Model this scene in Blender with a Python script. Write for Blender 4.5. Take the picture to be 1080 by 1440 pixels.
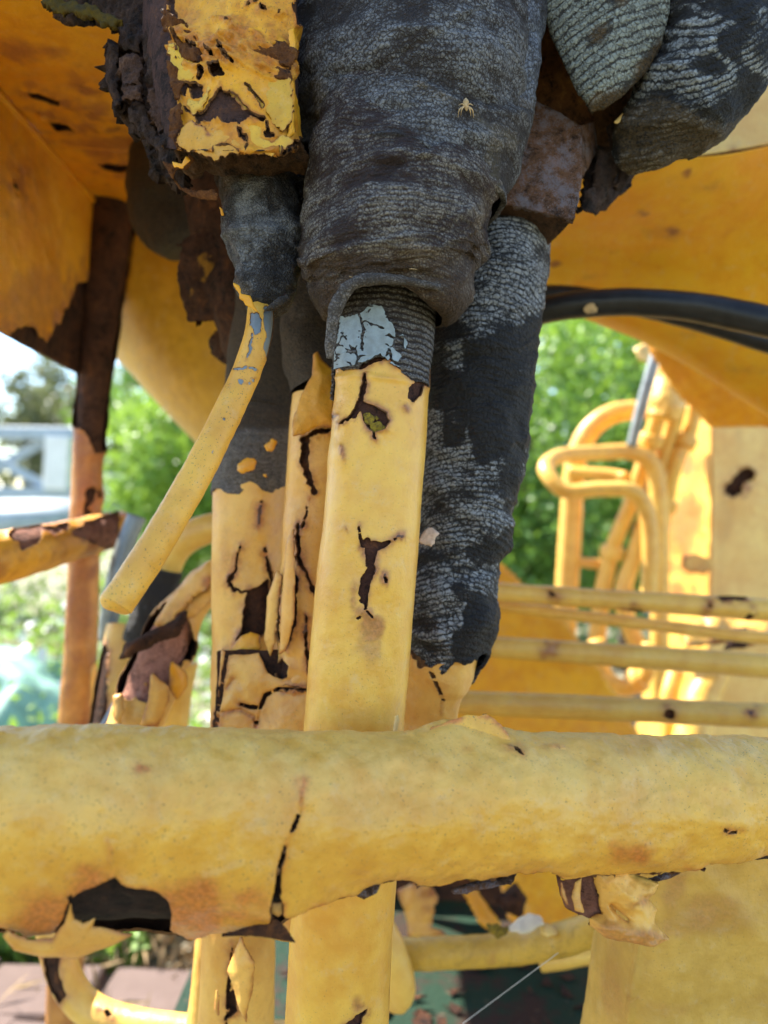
import bpy, math, random
import numpy as np
from mathutils import Vector, Matrix

# ---------------------------------------------------------------- camera, sky, sun, exposure
SC = bpy.context.scene
COL = SC.collection
for o in list(bpy.data.objects):
    bpy.data.objects.remove(o)
FPX = 1037.0                      # focal length in pixels of the 1080 x 1440 photograph
ROLL = math.radians(3.2)
CAM = np.array([0.0, 0.0, 1.0])   # the phone is held one metre above the ground
RV = np.array([math.cos(ROLL), 0, math.sin(ROLL)])
UV_ = np.array([-math.sin(ROLL), 0, math.cos(ROLL)])
FV = np.array([0.0, 1.0, 0.0])
cam = bpy.data.cameras.new('camera')
cam_o = bpy.data.objects.new('camera', cam)
COL.objects.link(cam_o)
M = Matrix(((RV[0], UV_[0], -FV[0], CAM[0]), (RV[1], UV_[1], -FV[1], CAM[1]), (RV[2], UV_[2], -FV[2], CAM[2]), (0, 0, 0, 1)))
cam_o.matrix_world = M
cam.sensor_fit = 'VERTICAL'
cam.sensor_height = 36.0
cam.lens = 36.0 * FPX / 1440.0
cam.clip_start = 0.02
cam.clip_end = 600
cam.dof.use_dof = True
cam.dof.focus_distance = 0.49
cam.dof.aperture_fstop = cam.lens / 6.8
SC.camera = cam_o

SUN_DIR = Vector((-0.68, 0.42, 0.92)).normalized()   # towards the sun: left, a little behind the pipes, high
world = bpy.data.worlds.new('World')
SC.world = world
world.use_nodes = True
wn = world.node_tree.nodes
wl = world.node_tree.links
bg = wn['Background']
sky = wn.new('ShaderNodeTexSky')
sky.sky_type = 'NISHITA'
sky.sun_disc = False
sky.sun_elevation = math.asin(SUN_DIR.z)
sky.sun_rotation = math.atan2(SUN_DIR.x, SUN_DIR.y)
sky.air_density = 1.0
sky.dust_density = 0.1
sky.ozone_density = 1.5
wl.new(sky.outputs[0], bg.inputs[0])
bg.inputs[1].default_value = 0.115
sun = bpy.data.lights.new('sun', 'SUN')
sun.energy = 5.0
sun.angle = math.radians(0.5)
sun.color = (1.0, 0.94, 0.84)
sun_o = bpy.data.objects.new('sun', sun)
COL.objects.link(sun_o)
sun_o.location = (-4, 2, 8)
sun_o.rotation_euler = SUN_DIR.to_track_quat('Z', 'Y').to_euler()
SC.view_settings.view_transform = 'Standard'
SC.view_settings.look = 'None'
SC.view_settings.gamma = 1.0
SC.view_settings.use_curve_mapping = False
SC.view_settings.exposure = 1.86
SC.cycles.max_bounces = 8
SC.cycles.diffuse_bounces = 4

rng = np.random.default_rng(7)
random.seed(7)


# ---------------------------------------------------------------- maths helpers
def P(px, py, d):
    """World point of a photograph pixel at a depth in metres."""
    return CAM + (px - 540) / FPX * d * RV + (720 - py) / FPX * d * UV_ + d * FV


def project(W):
    q = W - CAM
    d = np.maximum(q @ FV, 1e-3)
    return 540 + FPX * (q @ RV) / d, 720 - FPX * (q @ UV_) / d, d


def on_ground(px, py, z=0.0):
    v = P(px, py, 1.0) - CAM
    t = (z - CAM[2]) / v[2]
    return CAM + v * t


def _hash(i, j, k, s):
    h = (i * 374761393 + j * 668265263 + k * 2147483647 + s * 1274126177) & 0xFFFFFFFF
    h = ((h ^ (h >> 13)) * 1274126177) & 0xFFFFFFFF
    h = h ^ (h >> 16)
    return (h & 0xFFFF) / 32767.5 - 1.0


def vnoise(p, seed=0):
    i = np.floor(p).astype(np.int64)
    f = p - i
    f = f * f * f * (f * (f * 6 - 15) + 10)
    out = np.zeros(p.shape[:-1])
    for dx in (0, 1):
        wx = f[..., 0] if dx else 1 - f[..., 0]
        for dy in (0, 1):
            wy = f[..., 1] if dy else 1 - f[..., 1]
            for dz in (0, 1):
                wz = f[..., 2] if dz else 1 - f[..., 2]
                out += wx * wy * wz * _hash(i[..., 0] + dx, i[..., 1] + dy, i[..., 2] + dz, seed)
    return out


def fbm(p, scale, octv=3, seed=0, gain=0.5):
    """Noise of about -1..1; SCALE is the feature size."""
    out, a, tot = 0, 1.0, 0
    q = p / scale
    for o in range(octv):
        out = out + a * vnoise(q + 17.3 * o, seed + o)
        tot += a
        a *= gain
        q = q * 2.03
    return out / tot * 1.5


def seg_dist(x, y, line):
    """Distance of every pixel to a polyline [(x, y, w)], less its local half width; also the side."""
    best = np.full(x.shape, 1e9)
    side = np.zeros(x.shape)
    for a, b in zip(line[:-1], line[1:]):
        ax, ay, aw = a if len(a) > 2 else (*a, 0)
        bx, by, bw = b if len(b) > 2 else (*b, 0)
        vx, vy = bx - ax, by - ay
        L = vx * vx + vy * vy + 1e-9
        t = np.clip(((x - ax) * vx + (y - ay) * vy) / L, 0, 1)
        d = np.hypot(x - ax - t * vx, y - ay - t * vy) - (aw + t * (bw - aw))
        m = d < best
        best = np.where(m, d, best)
        side = np.where(m, np.sign(vx * (y - ay) - vy * (x - ax)), side)
    return best, side


def poly_dist(x, y, poly):
    """Signed distance to a polygon, negative inside."""
    d, _ = seg_dist(x, y, list(poly) + [poly[0]])
    ins = np.zeros(x.shape, bool)
    n = len(poly)
    for i in range(n):
        x1, y1 = poly[i][:2]
        x2, y2 = poly[(i + 1) % n][:2]
        c = ((y1 > y) != (y2 > y)) & (x < (x2 - x1) * (y - y1) / (y2 - y1 + 1e-12) + x1)
        ins ^= c
    return np.where(ins, -d, d)


def smooth(a, lo, hi):
    t = np.clip((a - lo) / (hi - lo), 0, 1)
    return t * t * (3 - 2 * t)


def spline(ctrl, n):
    """Catmull-Rom through rows of CTRL, N samples spread evenly by length."""
    c = np.asarray(ctrl, float)
    if len(c) == 2:
        t = np.linspace(0, 1, n)[:, None]
        return c[0] * (1 - t) + c[1] * t
    e = np.vstack([2 * c[0] - c[1], c, 2 * c[-1] - c[-2]])
    out = []
    m = 40
    for i in range(1, len(e) - 2):
        t = np.linspace(0, 1, m, endpoint=False)[:, None]
        p0, p1, p2, p3 = e[i - 1], e[i], e[i + 1], e[i + 2]
        out.append(0.5 * (2 * p1 + (p2 - p0) * t + (2 * p0 - 5 * p1 + 4 * p2 - p3) * t ** 2 + (3 * p1 - p0 - 3 * p2 + p3) * t ** 3))
    out = np.vstack(out + [c[-1][None]])
    s = np.concatenate([[0], np.cumsum(np.linalg.norm(np.diff(out[:, :3], axis=0), axis=1))])
    q = np.linspace(0, s[-1], n)
    return np.stack([np.interp(q, s, out[:, k]) for k in range(out.shape[1])], 1)


def unit(v):
    return v / (np.linalg.norm(v, axis=-1, keepdims=True) + 1e-12)


class Surf:
    """A grid of points (rows along, columns across) that can be dented, cut and turned into a mesh."""

    def __init__(s, Q, wrap):
        s.Q, s.wrap = Q, wrap
        s.at = {}
        s.holes = None
        s.base()

    def base(s):
        Q = s.Q
        if s.wrap:
            du = np.roll(Q, -1, 1) - np.roll(Q, 1, 1)
        else:
            du = np.gradient(Q, axis=1)
        dv = np.gradient(Q, axis=0)
        s.N = unit(np.cross(du, dv))
        s.uv = np.stack([np.cumsum(np.linalg.norm(np.diff(Q, axis=1, prepend=Q[:, :1]), axis=2), 1),
                         np.cumsum(np.linalg.norm(np.diff(Q, axis=0, prepend=Q[:1]), axis=2), 0)], -1)
        s.pix()

    def pix(s):
        s.x, s.y, s.d = project(s.Q)
        s.front = np.einsum('ijk,ijk->ij', s.N, s.Q - CAM) < 0

    def push(s, h):
        s.Q = s.Q + s.N * np.asarray(h)[..., None] if np.ndim(h) else s.Q + s.N * h
        return s

    def dent(s, amp, scale, octv=3, seed=0):
        return s.push(amp * fbm(s.Q, scale, octv, seed))

    def pit(s, amp, scale, octv=4, seed=3):
        s.push(-amp * np.abs(fbm(s.Q, scale, octv, seed)))
        return s

    def wrinkle(s, amp, scale, stretch=3.0, seed=5, sharp=True):
        """Creases that run round the pipe: noise squeezed along its length."""
        n = fbm(s.Q * [1, 1, stretch] + .6 * scale * fbm(s.Q, scale * 1.5, 2, seed + 7)[..., None], scale, 4, seed)
        s.wr = (.45 - np.abs(n)) * 2.0
        return s.push(amp * ((.45 - np.abs(n)) * 1.3 if sharp else n))

    def mm(s):                                    # metres per photograph pixel at each point
        return s.d / FPX

    def bump_at(s, px, py, r, h, ry=None):
        ry = ry or r
        return s.push(np.where(s.front, h * np.exp(-((s.x - px) / r) ** 2 - ((s.y - py) / ry) ** 2), 0) * s.mm())

    def ridge(s, line, h, w, power=2):
        d, _ = seg_dist(s.x, s.y, line)
        return s.push(np.where(s.front, h * np.exp(-(np.maximum(d, 0) / w) ** power), 0) * s.mm())

    def step(s, line, h, w=2.5, fall=45):
        """A tape edge: raised by H pixels on one side of the line, fading away from it."""
        d, sd = seg_dist(s.x, s.y, line)
        d = np.maximum(d, 0)
        jag = 3 * fbm(s.Q, .012, 3, 91)
        return s.push(np.where(s.front, h / (1 + np.exp(-(d * sd + jag) / w)) * np.exp(-(d / fall) ** 2), 0) * s.mm())

    def mask(s, shapes, soft=6, jag=6, jscale=.012, seed=5):
        """0..1 inside any of SHAPES: polygons, or ('blob', x, y, r[, ry]) or ('line', pts)."""
        out = np.zeros(s.x.shape)
        n = jag * fbm(s.Q, jscale, 4, seed)
        for sh in shapes:
            if sh[0] == 'blob':
                rx, ry = sh[3], sh[4] if len(sh) > 4 else sh[3]
                d = (np.hypot((s.x - sh[1]) / rx, (s.y - sh[2]) / ry) - 1) * min(rx, ry)
            elif sh[0] == 'line':
                d = seg_dist(s.x, s.y, sh[1])[0]
            else:
                d = poly_dist(s.x, s.y, sh)
            out = np.maximum(out, 1 - smooth(d + n, -soft, soft))
        return np.where(s.front, out, 0)

    def damage(s, lines=(), polys=(), add=(), jag=2.2, js=.006, seed=3, extra=None, both=False):
        """Signed distance in pixels to the nearest place where the coat is gone (negative there)."""
        sd = np.full(s.x.shape, 1e3)
        nz = fbm(s.Q, js, 3, seed)
        fine = fbm(s.Q, js * .5, 2, seed + 40)
        for l in lines:
            l = [(a, b, max(w * 1.05, .3) + .7) for a, b, w in l]
            wm = max(w for _, _, w in l)
            sd = np.minimum(sd, seg_dist(s.x + 2.2 * nz, s.y + 2.2 * fine, l)[0] + min(jag * .7, .15 + .28 * wm) * fine)
        sl = sd
        sd = np.full(s.x.shape, 1e3)
        for p in polys:
            sd = np.minimum(sd, poly_dist(s.x, s.y, p))
        for p in add:
            sd = np.maximum(sd, -poly_dist(s.x, s.y, p))
        sd = np.minimum(sl, sd + np.where(sd < 40, jag * (.8 * nz + .35 * fine), 0))
        if not both:
            sd = np.where(s.front, sd, 1e3)
        if extra is not None:
            sd = np.minimum(sd, extra)
        s.sd = sd
        return s

    def curl(s, h, k, seed=9):
        """Lift the coat near the edges of its holes: H pixels at the edge, gone K pixels away."""
        n = .55 + .6 * fbm(s.Q, .02, 2, seed)
        s.push(h * np.clip(n, 0.05, 1.5) * np.exp(-np.maximum(s.sd, 0) / k) * s.mm())
        return s

    def stain(s, k, amt=1.0, seed=21):
        s.at['rust'] = np.maximum(s.at.get('rust', 0), np.clip(amt * np.exp(-np.maximum(s.sd, 0) / k) * (.75 + .6 * fbm(s.Q, .012, 3, seed)), 0, 1))
        return s

    def mesh(s, name, mats, parent=None, thick=0, rim_only=True, caps=False):
        Q = s.Q.copy()
        nv, nu = Q.shape[:2]
        keepv = np.ones((nv, nu), bool)
        if getattr(s, 'sd', None) is not None:
            sd = np.clip(s.sd, -60, 60)
            ok = sd > 0
            near = np.zeros_like(ok)
            for ax, sh in ((0, 1), (0, -1), (1, 1), (1, -1)):
                r = np.roll(ok, sh, ax)
                if ax == 0:
                    if sh == 1:
                        r[0] = False
                    else:
                        r[-1] = False
                near |= r
            near &= ~ok
            gi, gj = np.gradient(sd)
            g2 = gi * gi + gj * gj + 1e-6
            si, sj = np.clip(-sd * gi / g2, -1, 1), np.clip(-sd * gj / g2, -1, 1)
            di, dj = np.gradient(Q, axis=0), (np.roll(Q, -1, 1) - np.roll(Q, 1, 1)) / 2 if s.wrap else np.gradient(Q, axis=1)
            mv = si[..., None] * di + sj[..., None] * dj
            Q = np.where(near[..., None], Q + mv, Q)
            keepv = ok | near
        idx = np.arange(nv * nu).reshape(nv, nu)
        if s.wrap:
            a, b = idx[:-1], np.roll(idx, -1, 1)[:-1]
            c, d = np.roll(idx, -1, 1)[1:], idx[1:]
            kv = keepv
            k = kv[:-1] & np.roll(kv, -1, 1)[:-1] & np.roll(kv, -1, 1)[1:] & kv[1:]
        else:
            a, b, c, d = idx[:-1, :-1], idx[:-1, 1:], idx[1:, 1:], idx[1:, :-1]
            k = keepv[:-1, :-1] & keepv[:-1, 1:] & keepv[1:, 1:] & keepv[1:, :-1]
        F = np.stack([a, b, c, d], -1)[k]
        V = Q.reshape(-1, 3)
        at = {n: np.broadcast_to(v, (nv, nu)).reshape(-1) for n, v in s.at.items()}
        extra = []
        if caps and s.wrap:
            for row, flip in ((0, True), (nv - 1, False)):
                c_i = len(V)
                V = np.vstack([V, Q[row].mean(0)[None]])
                at = {n: np.append(v, v[row * nu]) for n, v in at.items()}
                r = idx[row]
                r2 = np.roll(r, -1)
                extra += [(c_i, int(q), int(p)) if flip else (c_i, int(p), int(q)) for p, q in zip(r, r2)]
        return mesh_obj(name, V, F, mats, parent, at, extra, thick, rim_only)


def lod(n):
    return int(n * .68) if n > 99 else n


def tube(ctrl, nu, nv, dens=0.0, u0=0.0, u1=1.0, metres=False):
    """A pipe through control points (px, py, depth, radius in pixels)."""
    nu, nv = lod(nu), lod(nv)
    pts = np.array([[*P(c[0], c[1], c[2]), c[3] * (1 if metres else c[2] / FPX)] for c in ctrl])
    return tube_w(pts, nu, nv, dens, u0, u1)


def tube_w(pts, nu, nv, dens=0.0, u0=0.0, u1=1.0):
    sp = spline(pts, nv)
    C, r = sp[:, :3], sp[:, 3]
    T = unit(np.gradient(C, axis=0))
    n0 = FV + 1e-3
    A = np.zeros_like(C)
    n = unit(n0 - T[0] * (n0 @ T[0]))
    if abs(T[0] @ FV) > .95:
        n = unit(UV_ - T[0] * (UV_ @ T[0]))
    for i in range(nv):
        n = unit(n - T[i] * (n @ T[i]))
        A[i] = n
    B = np.cross(T, A)
    full = u0 == 0 and u1 == 1
    t = np.linspace(0, 1, nu, endpoint=False) if full else np.linspace(u0, u1, nu)
    th = 2 * np.pi * t + .85 * dens * np.sin(2 * np.pi * t)
    Q = C[:, None] + r[:, None, None] * (np.cos(th)[None, :, None] * A[:, None] + np.sin(th)[None, :, None] * B[:, None])
    s = Surf(Q, full)
    out = Q - C[:, None]
    if np.einsum('ijk,ijk->', s.N, out) < 0:
        s.Q = s.Q[:, ::-1].copy()
        s.base()
    return s


def sheet(rows, nu, nv):
    """A plate through a grid of (px, py, depth) control points."""
    g = np.array([[P(*c) for c in r] for r in rows])
    return sheet_w(g, lod(nu), lod(nv))


def sheet_w(g, nu, nv):
    a = np.stack([spline(r, nu) for r in g], 0)
    Q = np.stack([spline(a[:, j], nv) for j in range(nu)], 1)
    s = Surf(Q, False)
    if np.einsum('ijk,ijk->', s.N, Q - CAM) > 0:
        s.Q = s.Q[:, ::-1].copy()
        s.base()
    return s


LOC = {}


def mesh_obj(name, V, F, mats, parent=None, at=None, extra=(), thick=0, rim_only=True, smooth_=True):
    me = bpy.data.meshes.new(name)
    V = np.asarray(V, float)
    F = np.asarray(F, int)
    loc = LOC.get(parent.name, np.zeros(3)) if parent is not None else V.mean(0)
    used = np.zeros(len(V), bool)
    if len(F):
        used[F.reshape(-1)] = True
    for e in extra:
        used[list(e)] = True
    ren = np.cumsum(used) - 1
    W = V[used] - loc
    faces = [F_ for F_ in (ren[F].tolist() if len(F) else [])] + [tuple(int(ren[i]) for i in e) for e in extra]
    me.from_pydata(W.tolist(), [], faces)
    if smooth_:
        me.polygons.foreach_set('use_smooth', np.ones(len(me.polygons), bool))
    for n, v in (at or {}).items():
        a = me.attributes.new(n, 'FLOAT', 'POINT')
        a.data.foreach_set('value', np.asarray(v, np.float32)[used])
    mats = mats if isinstance(mats, (list, tuple)) else [mats]
    for m in mats:
        me.materials.append(m)
    o = bpy.data.objects.new(name, me)
    COL.objects.link(o)
    if parent is not None:
        o.parent = parent
        LOC[o.name] = loc
    else:
        o.location = loc
        LOC[o.name] = loc
    if thick:
        md = o.modifiers.new('solid', 'SOLIDIFY')
        md.thickness = thick
        md.offset = -1
        md.use_rim = True
        md.use_rim_only = rim_only
        if len(mats) > 1:
            md.material_offset_rim = 1
            md.material_offset = 1
    return o


def thing(name, label, cat, base, group=None):
    o = bpy.data.objects.new(name, None)
    o.empty_display_size = .02
    COL.objects.link(o)
    o.location = base
    LOC[o.name] = np.array(base, float)
    return tag(o, label, cat, group)


def tag(o, label, cat, group=None):
    o['label'] = label
    o['category'] = cat
    if group:
        o['group'] = group
    return o


def kind(o, k):
    o['kind'] = k
    return o


# ---------------------------------------------------------------- materials
class NT:
    def __init__(s, name):
        s.m = bpy.data.materials.new(name)
        s.m.use_nodes = True
        s.t = s.m.node_tree
        s.b = s.t.nodes['Principled BSDF']
        s.tc = s.t.nodes.new('ShaderNodeTexCoord').outputs['Object']

    def n(s, typ, **kw):
        nd = s.t.nodes.new('ShaderNode' + typ)
        for k, v in kw.items():
            if k.startswith('i_'):
                key = k[2:]
                key = int(key) if key.isdigit() else key
                s.put(nd.inputs[key], v)
            else:
                setattr(nd, k, v)
        return nd

    def put(s, sock, v):
        if isinstance(v, bpy.types.NodeSocket):
            s.t.links.new(v, sock)
        elif isinstance(v, (tuple, list)) and len(v) == 3 and sock.type == 'RGBA':
            sock.default_value = (*v, 1)
        else:
            sock.default_value = v

    def noise(s, scale, detail=4, rough=.55, dist=0.0, vec=None):
        nd = s.n('TexNoise')
        s.put(nd.inputs['Vector'], vec or s.tc)
        nd.inputs['Scale'].default_value = scale
        nd.inputs['Detail'].default_value = detail
        nd.inputs['Roughness'].default_value = rough
        nd.inputs['Distortion'].default_value = dist
        return nd.outputs[0]

    def math(s, op, a, b=0.0, c=None, clamp=False):
        nd = s.n('Math', operation=op, use_clamp=clamp)
        s.put(nd.inputs[0], a)
        s.put(nd.inputs[1], b)
        if c is not None:
            s.put(nd.inputs[2], c)
        return nd.outputs[0]

    def mr(s, v, a, b, c=0.0, d=1.0):
        nd = s.n('MapRange', interpolation_type='SMOOTHSTEP')
        for k, x in enumerate((v, a, b, c, d)):
            s.put(nd.inputs[k], x)
        return nd.outputs[0]

    def mix(s, f, a, b, mode='MIX'):
        nd = s.n('Mix', data_type='RGBA', blend_type=mode)
        s.put(nd.inputs[0], f)
        s.put(nd.inputs[6], a)
        s.put(nd.inputs[7], b)
        return nd.outputs[2]

    def attr(s, name):
        return s.n('Attribute', attribute_name=name).outputs['Fac']

    def bump(s, h, dist, strength=1.0, normal=None):
        nd = s.n('Bump')
        nd.inputs['Strength'].default_value = strength
        nd.inputs['Distance'].default_value = dist
        s.put(nd.inputs['Height'], h)
        if normal is not None:
            s.put(nd.inputs['Normal'], normal)
        return nd.outputs[0]

    def done(s, color, rough=.6, normal=None, metal=0.0, spec=.4):
        s.put(s.b.inputs['Base Color'], color)
        s.put(s.b.inputs['Roughness'], rough)
        s.b.inputs['Metallic'].default_value = metal
        s.b.inputs['Specular IOR Level'].default_value = spec
        if normal is not None:
            s.put(s.b.inputs['Normal'], normal)
        return s.m


def paint(name, base, var=.18, rough=.42, speck=1.0, pits=.00035, grime=(.20, .10, .02), rustc=(.42, .15, .05), grime_amt=.35, dens=0.0, spec=.5):
    t = NT(name)
    big = t.noise(9, 5, .6)
    mid = t.noise(55, 5, .6)
    fine = t.noise(420, 3, .6)
    tiny = t.noise(1500, 2, .5)
    dark = tuple(c * (1 - var) * f for c, f in zip(base, (1, .93, .8)))
    lite = tuple(min(.85, c * (1 + var * .8)) for c in base)
    c = t.mix(t.mr(t.math('ADD', t.math('MULTIPLY', big, .6), t.math('MULTIPLY', mid, .4)), .35, .65), dark, lite)
    # greyish chalking and grime in blotches
    c = t.mix(t.math('MULTIPLY', t.mr(t.noise(26, 6, .7, 1.2), .5, .78), grime_amt), c, grime)
    c = t.mix(t.math('MULTIPLY', t.mr(t.noise(75, 6, .75), .52, .75), .22), c, (.62, .55, .40))
    c = t.mix(t.math('MULTIPLY', t.attr('top_light'), t.mr(mid, .2, .7)), c, (.86, .58, .22))  # pale tint on upward sides, painted in as light from above
    # specks of black mould and pin holes, thicker in some areas than others
    zone = t.mr(t.noise(14, 3, .6), .35, .7)
    sp = t.mr(t.math('ADD', t.noise(900, 1, .5), t.math('MULTIPLY', zone, .05)), .705 - dens, .76 - dens)
    c = t.mix(t.math('MULTIPLY', sp, .6 * speck), c, (.10, .085, .05))
    sp2 = t.mr(t.math('ADD', t.noise(330, 2, .6), t.math('MULTIPLY', zone, .05)), .74 - dens, .80 - dens)
    c = t.mix(t.math('MULTIPLY', sp2, .55 * speck), c, (.16, .11, .05))
    # rust bleeding from the cracks
    r = t.attr('rust')
    rr = t.mr(t.math('ADD', r, t.math('MULTIPLY', t.math('SUBTRACT', mid, .5), .8)), .08, .92)
    c = t.mix(t.math('MULTIPLY', rr, .9), c, t.mix(t.mr(fine, .35, .65), rustc, tuple(x * .62 for x in rustc)))
    c = t.mix(t.mr(r, .94, 1.0), c, (.085, .030, .012))
    c = t.mix(t.n('NewGeometry').outputs['Backfacing'], c, (.030, .014, .008))
    h = t.math('ADD', t.math('MULTIPLY', mid, 1.6), t.math('ADD', t.math('MULTIPLY', fine, .45), t.math('MULTIPLY', tiny, .16)))
    h = t.math('SUBTRACT', h, t.math('MULTIPLY', sp, .3))
    ro = t.math('ADD', rough, t.math('MULTIPLY', t.math('SUBTRACT', mid, .4), .35), clamp=True)
    return t.done(c, ro, t.bump(h, pits * 4, .55), spec=spec)


def rust(name, cols=((.016, .009, .008), (.060, .026, .017), (.19, .065, .022)), scale=1.0, depth=.0016, grey=0.0):
    t = NT(name)
    a = t.noise(28 * scale, 7, .68, .6)
    b = t.noise(120 * scale, 7, .74, .3)
    f = t.noise(900 * scale, 4, .65)
    x = t.math('ADD', t.math('MULTIPLY', a, .45), t.math('ADD', t.math('MULTIPLY', b, .4), t.math('MULTIPLY', f, .15)))
    c = t.mix(t.mr(x, .40, .52), tuple(q * .7 for q in cols[0]), cols[1])
    c = t.mix(t.mr(x, .52, .64), c, cols[2])
    c = t.mix(t.math('MULTIPLY', t.mr(t.noise(300 * scale, 4, .7), .56, .72), .7), c, tuple(min(1, q * 1.9) for q in cols[1]))
    c = t.mix(t.math('MULTIPLY', t.mr(b, .42, .32), .8), c, (.008, .006, .006))
    if grey:
        g = t.mr(t.math('ADD', t.math('MULTIPLY', t.noise(60 * scale, 6, .7), .6), t.math('MULTIPLY', f, .4)), .47, .58)
        c = t.mix(t.math('MULTIPLY', g, grey), c, (.24, .27, .34))
    y = t.attr('yellow')
    c = t.mix(t.mr(t.math('ADD', y, t.math('MULTIPLY', t.math('SUBTRACT', b, .5), 1.2)), .3, .8), c, (.42, .19, .02))
    h = t.math('ADD', t.math('MULTIPLY', a, 1.4), t.math('ADD', t.math('MULTIPLY', b, 1.1), t.math('MULTIPLY', f, .22)))
    return t.done(c, .84, t.bump(h, depth * 4, 1.0), spec=.3)


def tape(name, pitch, dark=(.034, .028, .029), light=(.26, .28, .30), brown=(.075, .052, .038), rib_amt=.55, rough=.8, cell=330, net=.45, lo=-.85, hi=.35):
    """Weathered wrapping: ribs across the attribute 'rib' (metres), chalky where 'fade' is high, broken into small scales."""
    t = NT(name)
    wob = t.noise(75, 5, .65)
    ph = t.math('ADD', t.math('MULTIPLY', t.attr('rib'), 2 * math.pi / pitch), t.math('MULTIPLY', wob, 10.0))
    rib = t.math('SINE', ph)
    n1 = t.noise(1300, 3, .65)
    n1b = t.noise(520, 3, .6, .8)
    n2 = t.noise(120, 5, .65, .5)
    n3 = t.noise(28, 5, .6)
    warp = t.n('TexNoise')
    t.put(warp.inputs['Vector'], t.tc)
    warp.inputs['Scale'].default_value = 260
    off = t.n('VectorMath', operation='SCALE')
    t.put(off.inputs[0], warp.outputs[1])
    off.inputs['Scale'].default_value = .004
    vec = t.n('VectorMath', operation='ADD')
    t.put(vec.inputs[0], t.tc)
    t.put(vec.inputs[1], off.outputs[0])
    vor = t.n('TexVoronoi', feature='DISTANCE_TO_EDGE')
    t.put(vor.inputs['Vector'], vec.outputs[0])
    vor.inputs['Scale'].default_value = cell
    crack = t.mr(t.math('ADD', vor.outputs['Distance'], t.math('MULTIPLY', t.math('SUBTRACT', n1b, .5), .16)), .0, .20)
    L = t.math('ADD', t.attr('fade'), t.math('ADD', t.math('MULTIPLY', t.math('SUBTRACT', n3, .5), .9), t.math('MULTIPLY', t.math('SUBTRACT', n2, .5), .9)))
    L = t.mr(L, -.12, 1.0)
    row = t.mr(t.math('ADD', rib, t.math('MULTIPLY', t.math('SUBTRACT', n1b, .5), 1.2)), lo, hi)
    row = t.math('ADD', 1 - rib_amt, t.math('MULTIPLY', row, rib_amt))
    tex = t.math('MULTIPLY', row, t.math('ADD', 1 - net, t.math('MULTIPLY', crack, net)))
    tex = t.math('MULTIPLY', tex, L)
    tex = t.math('ADD', tex, t.math('ADD', t.math('MULTIPLY', t.math('SUBTRACT', n1, .5), .6), t.math('MULTIPLY', t.math('SUBTRACT', n1b, .5), .85)))
    m = t.mr(tex, .14, .95)
    br = t.mr(t.math('ADD', t.attr('brown'), t.math('MULTIPLY', t.math('SUBTRACT', n2, .5), .8)), .2, .8)
    dk = t.mix(br, dark, brown)
    dk = t.mix(t.mr(n1b, .4, .7), dk, tuple(c * .5 for c in dark))
    lt = t.mix(t.mr(n2, .35, .68), tuple(c * .7 for c in light), light)
    lt = t.mix(t.math('MULTIPLY', br, .7), lt, (.22, .175, .13))
    c = t.mix(m, dk, lt)
    h = t.math('ADD', t.math('MULTIPLY', rib, rib_amt * .6), t.math('ADD', t.math('MULTIPLY', n1, .6), t.math('ADD', t.math('MULTIPLY', n1b, 1.0), t.math('MULTIPLY', n2, 1.4))))
    h = t.math('ADD', h, t.math('MULTIPLY', crack, .8))
    return t.done(c, rough, t.bump(h, .0014, .9), spec=.3)


def plain(name, col, rough=.6, var=.25, scale=20, bump=.002, spec=.35, metal=0.0, col2=None):
    t = NT(name)
    a = t.noise(scale, 5, .6)
    c = t.mix(t.mr(a, .3, .7), tuple(x * (1 - var) for x in col), col2 or tuple(min(.9, x * (1 + var)) for x in col))
    return t.done(c, rough, t.bump(t.math('ADD', a, t.math('MULTIPLY', t.noise(scale * 9, 3, .6), .3)), bump, .6), metal, spec)


def leafmat(name, a, b):
    t = NT(name)
    n = t.mr(t.noise(2.2, 4, .6), .35, .65)
    n2 = t.mr(t.noise(23, 2, .6), .3, .7)
    c = t.mix(n2, t.mix(n, a, b), tuple(x * 1.7 for x in b))
    t.put(t.b.inputs['Base Color'], c)
    t.b.inputs['Roughness'].default_value = .42
    tr = t.n('BsdfTranslucent')
    t.put(tr.inputs[0], t.mix(.5, c, (b[0] * 2.4, b[1] * 2.1, b[2] * .8)))
    ms = t.n('MixShader')
    ms.inputs[0].default_value = .38
    t.t.links.new(t.b.outputs[0], ms.inputs[1])
    t.t.links.new(tr.outputs[0], ms.inputs[2])
    t.t.links.new(ms.outputs[0], t.t.nodes['Material Output'].inputs[0])
    return t.m


Y_MAIN = paint('pipe paint', (.86, .440, .066), speck=.6, pits=.00022, grime_amt=.32, grime=(.58, .25, .02), rough=.32)
Y_FRONT = paint('rail paint', (.82, .412, .056), speck=.9, pits=.0004, grime=(.60, .29, .03), grime_amt=.5, dens=.015, rough=.32, rustc=(.62, .18, .035))
Y_ROD = paint('rod paint', (.80, .41, .055), speck=1.2, pits=.00025, grime=(.44, .21, .025), grime_amt=.55, dens=.015)
Y_ORANGE = paint('deep yellow paint', (.87, .365, .009), var=.18, speck=.5, rough=.42, grime=(.50, .15, .008), grime_amt=.4)
Y_BOOM = paint('boom paint', (.92, .405, .010), var=.12, speck=.4, rough=.38, grime=(.60, .20, .008), grime_amt=.35)
Y_FAR = paint('machine paint', (.84, .47, .095), speck=.3, rough=.34, grime=(.58, .27, .04), grime_amt=.45)
Y_CREAM = paint('cream paint', (.86, .53, .17), speck=.3, rough=.4, grime=(.62, .36, .08), grime_amt=.4)
Y_BLOCK = paint('block paint', (.78, .335, .006), var=.3, speck=.9, rough=.55, grime=(.42, .13, .006), grime_amt=.8, rustc=(.48, .15, .010), dens=.02)
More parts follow.
